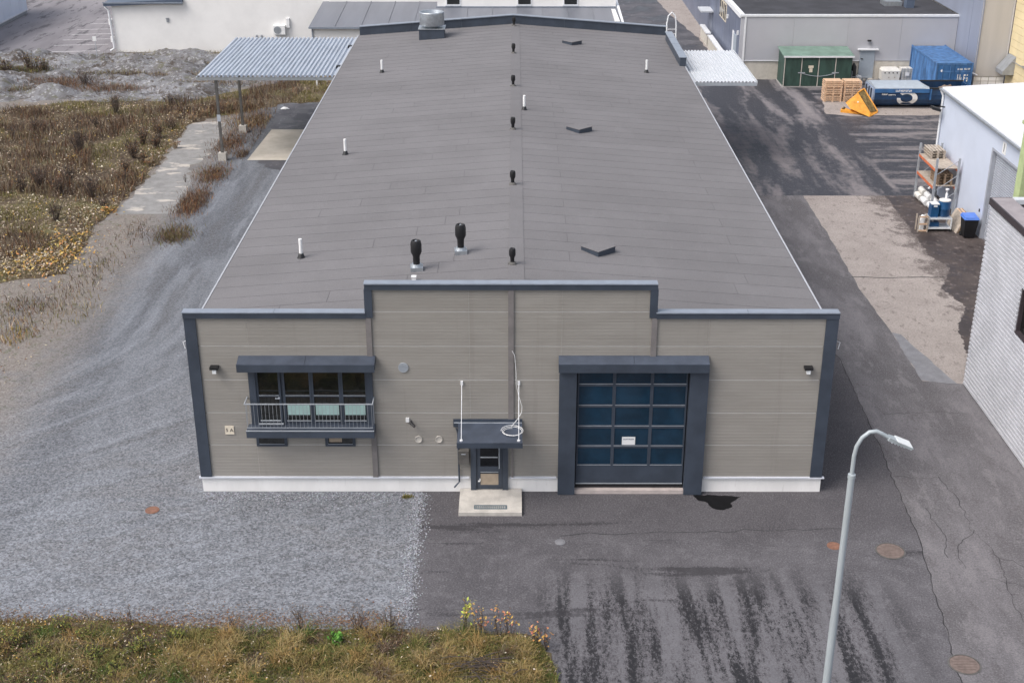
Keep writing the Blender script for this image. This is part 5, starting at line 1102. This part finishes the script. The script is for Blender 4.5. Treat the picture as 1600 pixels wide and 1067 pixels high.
# field of dead weeds
x, y = scatter(FIELD, 190000, -46, -10.5, 17, 61.5)
nn1 = nz(x, y, .16); nn2 = nz(x, y, .45, 4)
keep = rng.random(len(x)) < np.clip(.55 + nn2 * .9, .12, 1); x, y, nn1, nn2 = x[keep], y[keep], nn1[keep], nn2[keep]
ol = nn1 > .06; 
cols = np.where(ol[:, None], pick(OLIVE + STRAW[:1], len(x)), pick(BROWN + BROWN + RUST[:1] + STRAW[:1], len(x)))
ed = (x > -23.2) & (y < 49) & (rng.random(len(x)) < .45); cols[ed] = pick(RUST + STRAW + BROWN, ed.sum())
h = np.where(ol, rng.uniform(.10, .30, len(x)), rng.uniform(.18, .75, len(x))) * (1 + .7 * np.clip(nn2, -.3, .6))
gp = [blades(x, y, np.zeros(len(x)) + .01, h, rng.uniform(.012, .035, len(x)), .8, cols)]
xl, yl = scatter(FIELD, 42000, -36, -19.5, 17, 52); near = np.clip((36 - yl) / 14, .30, 1) * np.clip(.6 + nz(xl, yl, .3, 9) * 1.4, .1, 1); k = rng.random(len(xl)) < near; xl, yl = xl[k], yl[k]
gp.append(tuple(leaves(xl, yl, rng.uniform(.02, .22, len(xl)), rng.uniform(.035, .085, len(xl)), pick(PALE + PALE + YEL[:2] + BROWN[:2], len(xl)))))
def tri(q):  # quads to triangles
    v, f, c = q; return v, np.concatenate([f[:, [0, 1, 2]], f[:, [0, 2, 3]]], 0), c
gp[1] = tri(gp[1])
for cx, cy, r_, n in ((-21.67, 22.0, 1.5, 150), (-22.1, 24.3, 1.4, 110), (-21.2, 21.0, 1.6, 130), (-22.6, 20.3, 2.2, 150), (-26, 38.5, .5, 60), (-21.2, 28.6, .6, 120)):
    a = rng.normal(0, r_ * .5, n); b = rng.normal(0, r_ * .5, n); gp.append(tri(leaves(cx + a, cy + b, rng.uniform(.03, .3, n), rng.uniform(.04, .10, n), pick(YEL, n))))
stuff('dead_weeds', gp, 'wide field of dead brown weeds with pale fallen leaves beside the gravel yard', 'weeds')
# sparse weeds along the worn path, in the rubble and at the carport
pp = []
for cx, cy, rx, ry, n, pal in ((-17.2, 30.2, .7, 2.2, 2600, BROWN + RUST), (-17.2, 35.3, .8, 1.8, 1500, BROWN + RUST + OLIVE[:1]), (-16.9, 24.9, .9, 1.3, 1500, BROWN + OLIVE), (-17.5, 42, .9, 2.6, 1600, BROWN + RUST), (-17.0, 47.5, 1.6, 2.4, 2400, BROWN + RUST + STRAW), (-19, 50.8, 2, 1.6, 2000, RUST + BROWN + STRAW), (-15.8, 43, .35, 2.5, 700, BROWN), (-16.2, 39.6, .5, .8, 500, BROWN), (-37.5, 62, 2.4, 1.4, 2600, BROWN + OLIVE + GREEN), (-32.5, 57.5, 2.2, 1.2, 1500, RUST + BROWN), (-29, 56, 3, 1.2, 1600, BROWN + RUST), (-26, 64.5, 6, .5, 1200, OLIVE + STRAW), (-24, 67.4, 6, .7, 900, OLIVE + STRAW), (-22, 57.8, 4, 1, 1200, BROWN + STRAW), (-26, 69.5, 6, .25, 700, OLIVE), (-18.7, 15, .9, 2, 160, OLIVE + STRAW), (-20.4, 12.5, .8, 1.2, 260, YEL[:2] + RUST + OLIVE), (-21.5, 15.5, 1.3, 1.2, 260, BROWN + OLIVE), (-19.6, 18, 1.2, 1.5, 200, BROWN + PALE), (-3.35, -.35, .13, .08, 260, OLIVE), (-20.5, 15.5, 1.6, 2.2, 500, BROWN + RUST + OLIVE), (-19.3, 20.5, .9, 2.0, 260, BROWN + OLIVE), (-22.5, 13.5, 2.0, 2.0, 500, OLIVE + BROWN + PALE), (-18.9, 25.5, .8, 1.8, 220, BROWN), (-30, 61, 3, .6, 800, BROWN + OLIVE), (-25, 60.5, 3, .5, 700, BROWN + STRAW), (-34, 59, 3, .8, 900, RUST + BROWN), (-21, 63, 2.5, .7, 700, BROWN + OLIVE), (-36, 55.5, 3, 1, 900, BROWN + OLIVE), (-28, 66, 4, .4, 600, BROWN)):
    if not n: continue
    xx = cx + rng.normal(0, rx * .55, n); yy = cy + rng.normal(0, ry * .55, n); sh = ((xx < -16.0) | (yy < 38) | (yy > 52.4)); xx, yy = xx[sh], yy[sh]; nq = len(xx)
    zz = np.zeros(nq) + np.where((yy > 55) & (yy < 68), .2, 0)
    pp.append(blades(xx, yy, zz, rng.uniform(.08, .42, nq) * (.3 if rx < .2 else 1), rng.uniform(.012, .03, nq), .9, pick(pal, nq)))
nq = 2600; xx = rng.uniform(-27, -17.8, nq); yy = rng.uniform(8, 27, nq); kq = (xx < -17.6 - .12 * (22 - yy)) ; xx, yy = xx[kq], yy[kq]; pp.append(tri(leaves(xx, yy, np.full(len(xx), .025), rng.uniform(.02, .06, len(xx)), pick(BROWN + PALE + RUST, len(xx)), .3)))
stuff('path_weeds', pp, 'scattered tufts of brown weeds along the worn path, carport and rubble', 'weeds')
# verge in front: moss, straw grass, low herbs
x, y = scatter(VERGE, 230000, -17, 1.4, -12.5, -6.7); n1 = nz(x, y, .55, 2); n2 = nz(x, y, 1.4, 6)
front = np.clip((-7.3 - y) / 1.6, 0, 1)
left = np.clip((-8.6 - x) / 2.2, 0, 1)
kind = n1 + .35 * n2 + front * .28 + rng.normal(0, .09, len(x))
cols = pick(OLIVE + OLIVE + GREEN + [(.13, .10, .03)], len(x)); s_ = kind > .33; cols[s_] = pick([(.30, .21, .09), (.26, .18, .07), (.34, .26, .13), (.24, .20, .07)], s_.sum()); b_ = kind < -.12; cols[b_] = pick(BROWN + [(.10, .07, .04), (.08, .055, .045)], b_.sum())
lf = (rng.random(len(x)) < left * .6); cols[lf] = pick(GREEN + BROWN + [(.09, .065, .055), (.07, .05, .045), (.20, .22, .05), (.12, .15, .04)], lf.sum())
top = (rng.random(len(x)) < np.clip(1 - front * 3, 0, .7)); cols[top] = pick([(.16, .10, .03), (.13, .09, .035), (.10, .10, .03), (.19, .115, .045)], top.sum())
h = np.where(s_, rng.uniform(.10, .38, len(x)), rng.uniform(.05, .22, len(x))) * (1 + .7 * np.clip(n2, -.4, .7)) * np.clip(.4 + front * 1.2, .4, 1)
y = y + np.where(front < .25, rng.normal(0, .10, len(x)) + .16 * np.abs(n2), 0)
vz = np.array([max(0, verge_h(a, b) - .02) for a, b in zip(x, y)])
vp = [blades(x, y, vz, h, rng.uniform(.008, .02, len(x)), 1.3, cols)]
for _ in range(150):
    cx, cy = rng.uniform(-15, .9), rng.uniform(-11.5, -7.5)
    if not in_poly(np.array([cx]), np.array([cy]), VERGE)[0]: continue
    n_b = rng.integers(60, 160); r_ = rng.uniform(.05, .14); pal = ([(.32, .23, .10), (.28, .20, .08), (.36, .28, .15)], OLIVE, [(.30, .19, .07), (.36, .24, .10)], GREEN, BROWN)[rng.choice(5, p=[.22, .26, .15, .15, .22])]
    bx_, by_ = cx + rng.normal(0, r_, n_b), cy + rng.normal(0, r_, n_b)
    vp.append(blades(bx_, by_, np.full(n_b, max(0, verge_h(cx, cy) - .02)), rng.uniform(.25, .55, n_b), rng.uniform(.008, .016, n_b), 1.7, pick(pal, n_b)))
nl = 9000; xl, yl = scatter(VERGE, nl * 2, -16, 1.2, -11.5, -6.9); lm = rng.random(len(xl)) < (.22 + .6 * np.clip((-8 - xl) / 3, 0, 1)); xl, yl = xl[lm], yl[lm]
vp.append(tri(leaves(xl, yl, rng.uniform(.04, .24, len(xl)) + np.array([max(0, verge_h(a, b)) for a, b in zip(xl, yl)]), rng.uniform(.012, .04, len(xl)), pick(BROWN + PALE + YEL[:2] + GREEN + [(.24, .26, .06)], len(xl)))))
xl = rng.uniform(-15, -2.9, 5200); yl = -7.25 + np.abs(rng.normal(0, .42, 5200)); vp.append(tri(leaves(xl, yl, np.full(5200, .02), rng.uniform(.012, .035, 5200), pick(BROWN + RUST + [(.12, .07, .06), (.3, .2, .12)], 5200), .25)))
stuff('verge_grass', vp, 'tangled autumn grass, moss and herbs on the bank along the gravel and asphalt', 'grass')
# loose gravel stones at the asphalt edge and along the plinth
n = 5200; x = np.concatenate([rng.uniform(-10, -2.9, n // 2), -2.95 + rng.normal(0, .16, n - n // 2)]); y = np.concatenate([-.02 - np.abs(rng.normal(0, .4, n // 2)), rng.uniform(-7.3, -.1, n - n // 2)])
r_ = rng.uniform(.012, .032, n); dirs = np.array([[1, 0, 0], [0, 1, 0], [-1, 0, 0], [0, -1, 0], [0, 0, .8], [0, 0, -.3]]); V = (np.stack([x, y, np.full(n, .008)], 1)[:, None, :] + dirs[None] * r_[:, None, None] * rng.uniform(.7, 1.3, (n, 6, 1))).reshape(-1, 3)
k = np.arange(n)[:, None] * 6; F = np.concatenate([k + t_ for t_ in ([0, 1, 4], [1, 2, 4], [2, 3, 4], [3, 0, 4])], 0)
stuff('loose_gravel', [(V, F, np.repeat(pick([(.20, .21, .23), (.28, .29, .32), (.13, .13, .145), (.34, .35, .38)], n), 6, 0))], 'loose crushed stones along the plinth and the asphalt edge', 'gravel')

def shrub(name, x, y, h, nst, spread, label, cat, group, leafcols=None, nleaf=0, bark='bark', leafs=.05, z=0.0, twigs=3, wst=.012):
    if y < -7: z = max(0, verge_h(x, y) - .02)
    t = thing(name, (x, y, z), label, cat, group); m = MB(); tips = []
    rr = random.Random(int(abs(x * 131 + y * 977)))
    for i in range(nst):
        a = rr.uniform(0, 2 * math.pi); r0 = rr.uniform(0, .25) * spread; tilt = rr.uniform(.05, 1) * spread; hh = h * rr.uniform(.6, 1.0)
        p0 = Vector((r0 * math.cos(a), r0 * math.sin(a), -.01)); p2 = Vector((tilt * math.cos(a), tilt * math.sin(a), hh)); p1 = p0.lerp(p2, .5) + Vector((rr.uniform(-.06, .06), rr.uniform(-.06, .06), .04 * hh))
        m.tube([p0, p1, p2], [wst, wst * .7, wst * .25], 4); tips += [p1.lerp(p2, rr.random()) for _ in range(3)]
        for j in range(twigs):
            q0 = p0.lerp(p2, rr.uniform(.3, .85)); b = rr.uniform(0, 6.28); L = hh * rr.uniform(.12, .32); q1 = q0 + Vector((L * .7 * math.cos(b), L * .7 * math.sin(b), L * .8)); m.tube([q0, q1], [wst * .5, wst * .2], 3); tips += [q0.lerp(q1, rr.random()) for _ in range(2)] + [q1]
    m.build('stems', bark, t, org=(0, 0, 0))
    if leafcols is not None and nleaf:
        P_ = np.array([tuple(tips[rr.randrange(len(tips))]) for _ in range(nleaf)]) + rng.normal(0, .04, (nleaf, 3)); P_[:, 2] = np.maximum(P_[:, 2], .05)
        ob = bpy.data.objects.new('foliage', raw_mesh('foliage', *tri(leaves(P_[:, 0], P_[:, 1], P_[:, 2], rng.uniform(.6, 1.2, nleaf) * leafs, pick(leafcols, nleaf), .9)))); COL.objects.link(ob); ob.parent = t
    return t
FG = 'bare bushes in the weed field'; FL = 'bare dark twiggy bush standing in the brown weed field'
for x, y, h, ns, sp in ((-26.1, 39.5, 1.9, 46, .95), (-27.0, 32.2, 1.2, 26, .6), (-26.2, 32.8, 1.4, 30, .55), (-24.7, 31.6, 1.1, 24, .5), (-22.9, 31.3, 1.3, 32, .7), (-26.7, 49.6, 1.5, 30, .7), (-31.2, 57.8, 1.4, 30, .9), (-23.6, 27.3, 1.2, 26, .6), (-24.8, 33.4, 1.4, 26, .5), (-23.1, 40.0, .9, 24, .7), (-30.5, 45.1, .9, 24, .7), (-21.5, 28.9, .9, 18, .4), (-31.6, 43.6, .9, 22, .6), (-23.7, 52.0, 1.0, 24, .7), (-27, 46, .8, 20, .6)):
    shrub('bare_bush', x, y, h, ns, sp, {-26.1: 'largest and tallest bare twiggy bush in the middle of the brown weed field', -31.2: 'bare twiggy bush growing in the rubble heaps behind the weed field', -21.5: 'small bare bush at the field edge by the start of the worn path'}.get(x, FL), 'bush', FG, BROWN + [(.07, .05, .045)], int(ns * 9), 'bark_grey', .04, wst=.012, twigs=5)
for x, y, h, ns in ((-21.7, 33.6, .9, 26), (-22.2, 35.4, 1.1, 30), (-21.8, 37.6, .9, 26), (-22.6, 38.8, 1.2, 30), (-21.9, 41.2, 1.0, 28), (-22.3, 43.4, 1.1, 30), (-22.0, 45.4, .9, 24), (-22.9, 41.9, 1.2, 30)):
    shrub('path_bush', x, y, h, ns, .55, 'reddish brown twiggy bush in the row at the field edge along the worn path', 'bush', 'bushes along the worn path', RUST + BROWN, ns * 10, 'bark', .04, twigs=5)
for x, y, h in ((-38.2, 61.4, 1.5), (-36.9, 62.7, 1.6), (-35.6, 61.9, 1.3), (-39.6, 62.5, 1.4)):
    shrub('parking_bush', x, y, h, 34, .9, 'dark upright bush with yellow green base at the edge of the parking yard', 'bush', 'bushes by the parking yard', OLIVE + YEL[:1] + BROWN, 320, 'bark', .06, wst=.016)
for x, y, l, c in ((-18.45, 34.0, 'single dry stalk growing in the worn path', BROWN), ):
    shrub('dry_stalk', x, y, .6, 6, .2, l, 'plant', None, c, 20, 'bark', .03)
OG = 'rust orange grass tufts'
for x, y in ((-21.2, 47.6), (-20.6, 49.0), (-22.4, 48.4), (-20.7, 41.0), (-21.3, 37.2), (-19.4, 50.6)):
    shrub('orange_tuft', x, y, .55, 60, .38, 'rust orange grass tuft at the edge of the weed field', 'grass tuft', OG, RUST + STRAW, 120, 'tan_board', .05, twigs=0, wst=.008)
# plants on the verge
shrub('yellow_sapling', -1.22, -7.58, 1.45, 4, .12, 'tallest slender sapling with yellow green leaves rising from the verge over the asphalt', 'sapling', None, [(.36, .40, .08), (.45, .42, .10), (.50, .30, .10)], 60, 'bark', .05)
for x, y, h, n in ((-.85, -7.6, 1.0, 55), (-.35, -7.66, 1.0, 46), (-.05, -7.7, .85, 34), (.68, -8.05, .95, 42), (.95, -8.2, .75, 30)):
    shrub('leafy_sapling', x, y, h, 6, .22, 'thin sapling with orange and yellow leaves in the clump by the dark asphalt', 'sapling', 'saplings on the verge', YEL + [(.5, .22, .12), (.40, .14, .10)], n, 'bark', .042)
for x, y, h, l in ((-5.73, -7.4, 1.05, 'bare forked twig standing before the light gravel'), (-4.17, -7.3, 1.0, 'tall bare thicket of thin stalks beside the gravel edge'), (-7.56, -7.4, .6, 'short single dry stalk at the verge rim'), (-3.3, -7.35, .8, 'thin bare stalks where gravel meets the asphalt'), (-10.36, -7.4, .8, 'reddish brown seed stalk clump at the verge rim')):
    shrub('dry_stalks', x, y, h, 9 if x < -4.5 else 16, .3 if x < -5 else .55, l, 'plant', None, BROWN + RUST, 46 if x < -10 else 22, 'bark', .03, wst=.008, twigs=4)
shrub('green_herb', -4.62, -8.1, .3, 14, .26, 'bright green leafy herb in the brown grass', 'plant', None, [(.09, .23, .035), (.12, .28, .05), (.08, .18, .03)], 90, 'shed_green', .055)
for x, y, h in ((-13.2, -8.2, .5), (-12.4, -8.7, .55), (-11.3, -8.0, .45), (-12.1, -7.6, .6), (-10.9, -8.9, .5), (-9.8, -8.5, .45), (-13.9, -9.1, .6), (-10.2, -9.4, .5), (-11.8, -9.4, .5), (-8.9, -7.9, .4)):
    shrub('verge_herb', x, y, h, 22, .42, 'yellow green leafy herb in the dark tangle of the verge', 'plant', 'herbs on the verge', [(.20, .20, .045), (.15, .17, .045), (.27, .235, .06), (.09, .12, .035)], 240, 'bark', .030)
t = thing('branch_pile', (-.7, -9.3, 0), 'pile of cut grey brown branches lying in the grass', 'branches')
for k in range(46):
    a = random.gauss(0, .5) + (math.pi if random.random() < .4 else 0); L = random.uniform(.4, 1.1); cx, cy = -.75 + random.gauss(0, .38), -9.25 + random.gauss(0, .2); z0 = .20 + random.uniform(0, .22)
    p0 = Vector((cx - L / 2 * math.cos(a), cy - L / 4 * math.sin(a), max(.05, z0 - .08))); p1 = Vector((cx, cy, z0 + .03)); p2 = Vector((cx + L / 2 * math.cos(a), cy + L / 4 * math.sin(a), z0 + random.uniform(-.05, .1)))
    MB().tube([p0, p1, p2], [.016, .013, .006], 5).build('branch', 'bark_grey', t)
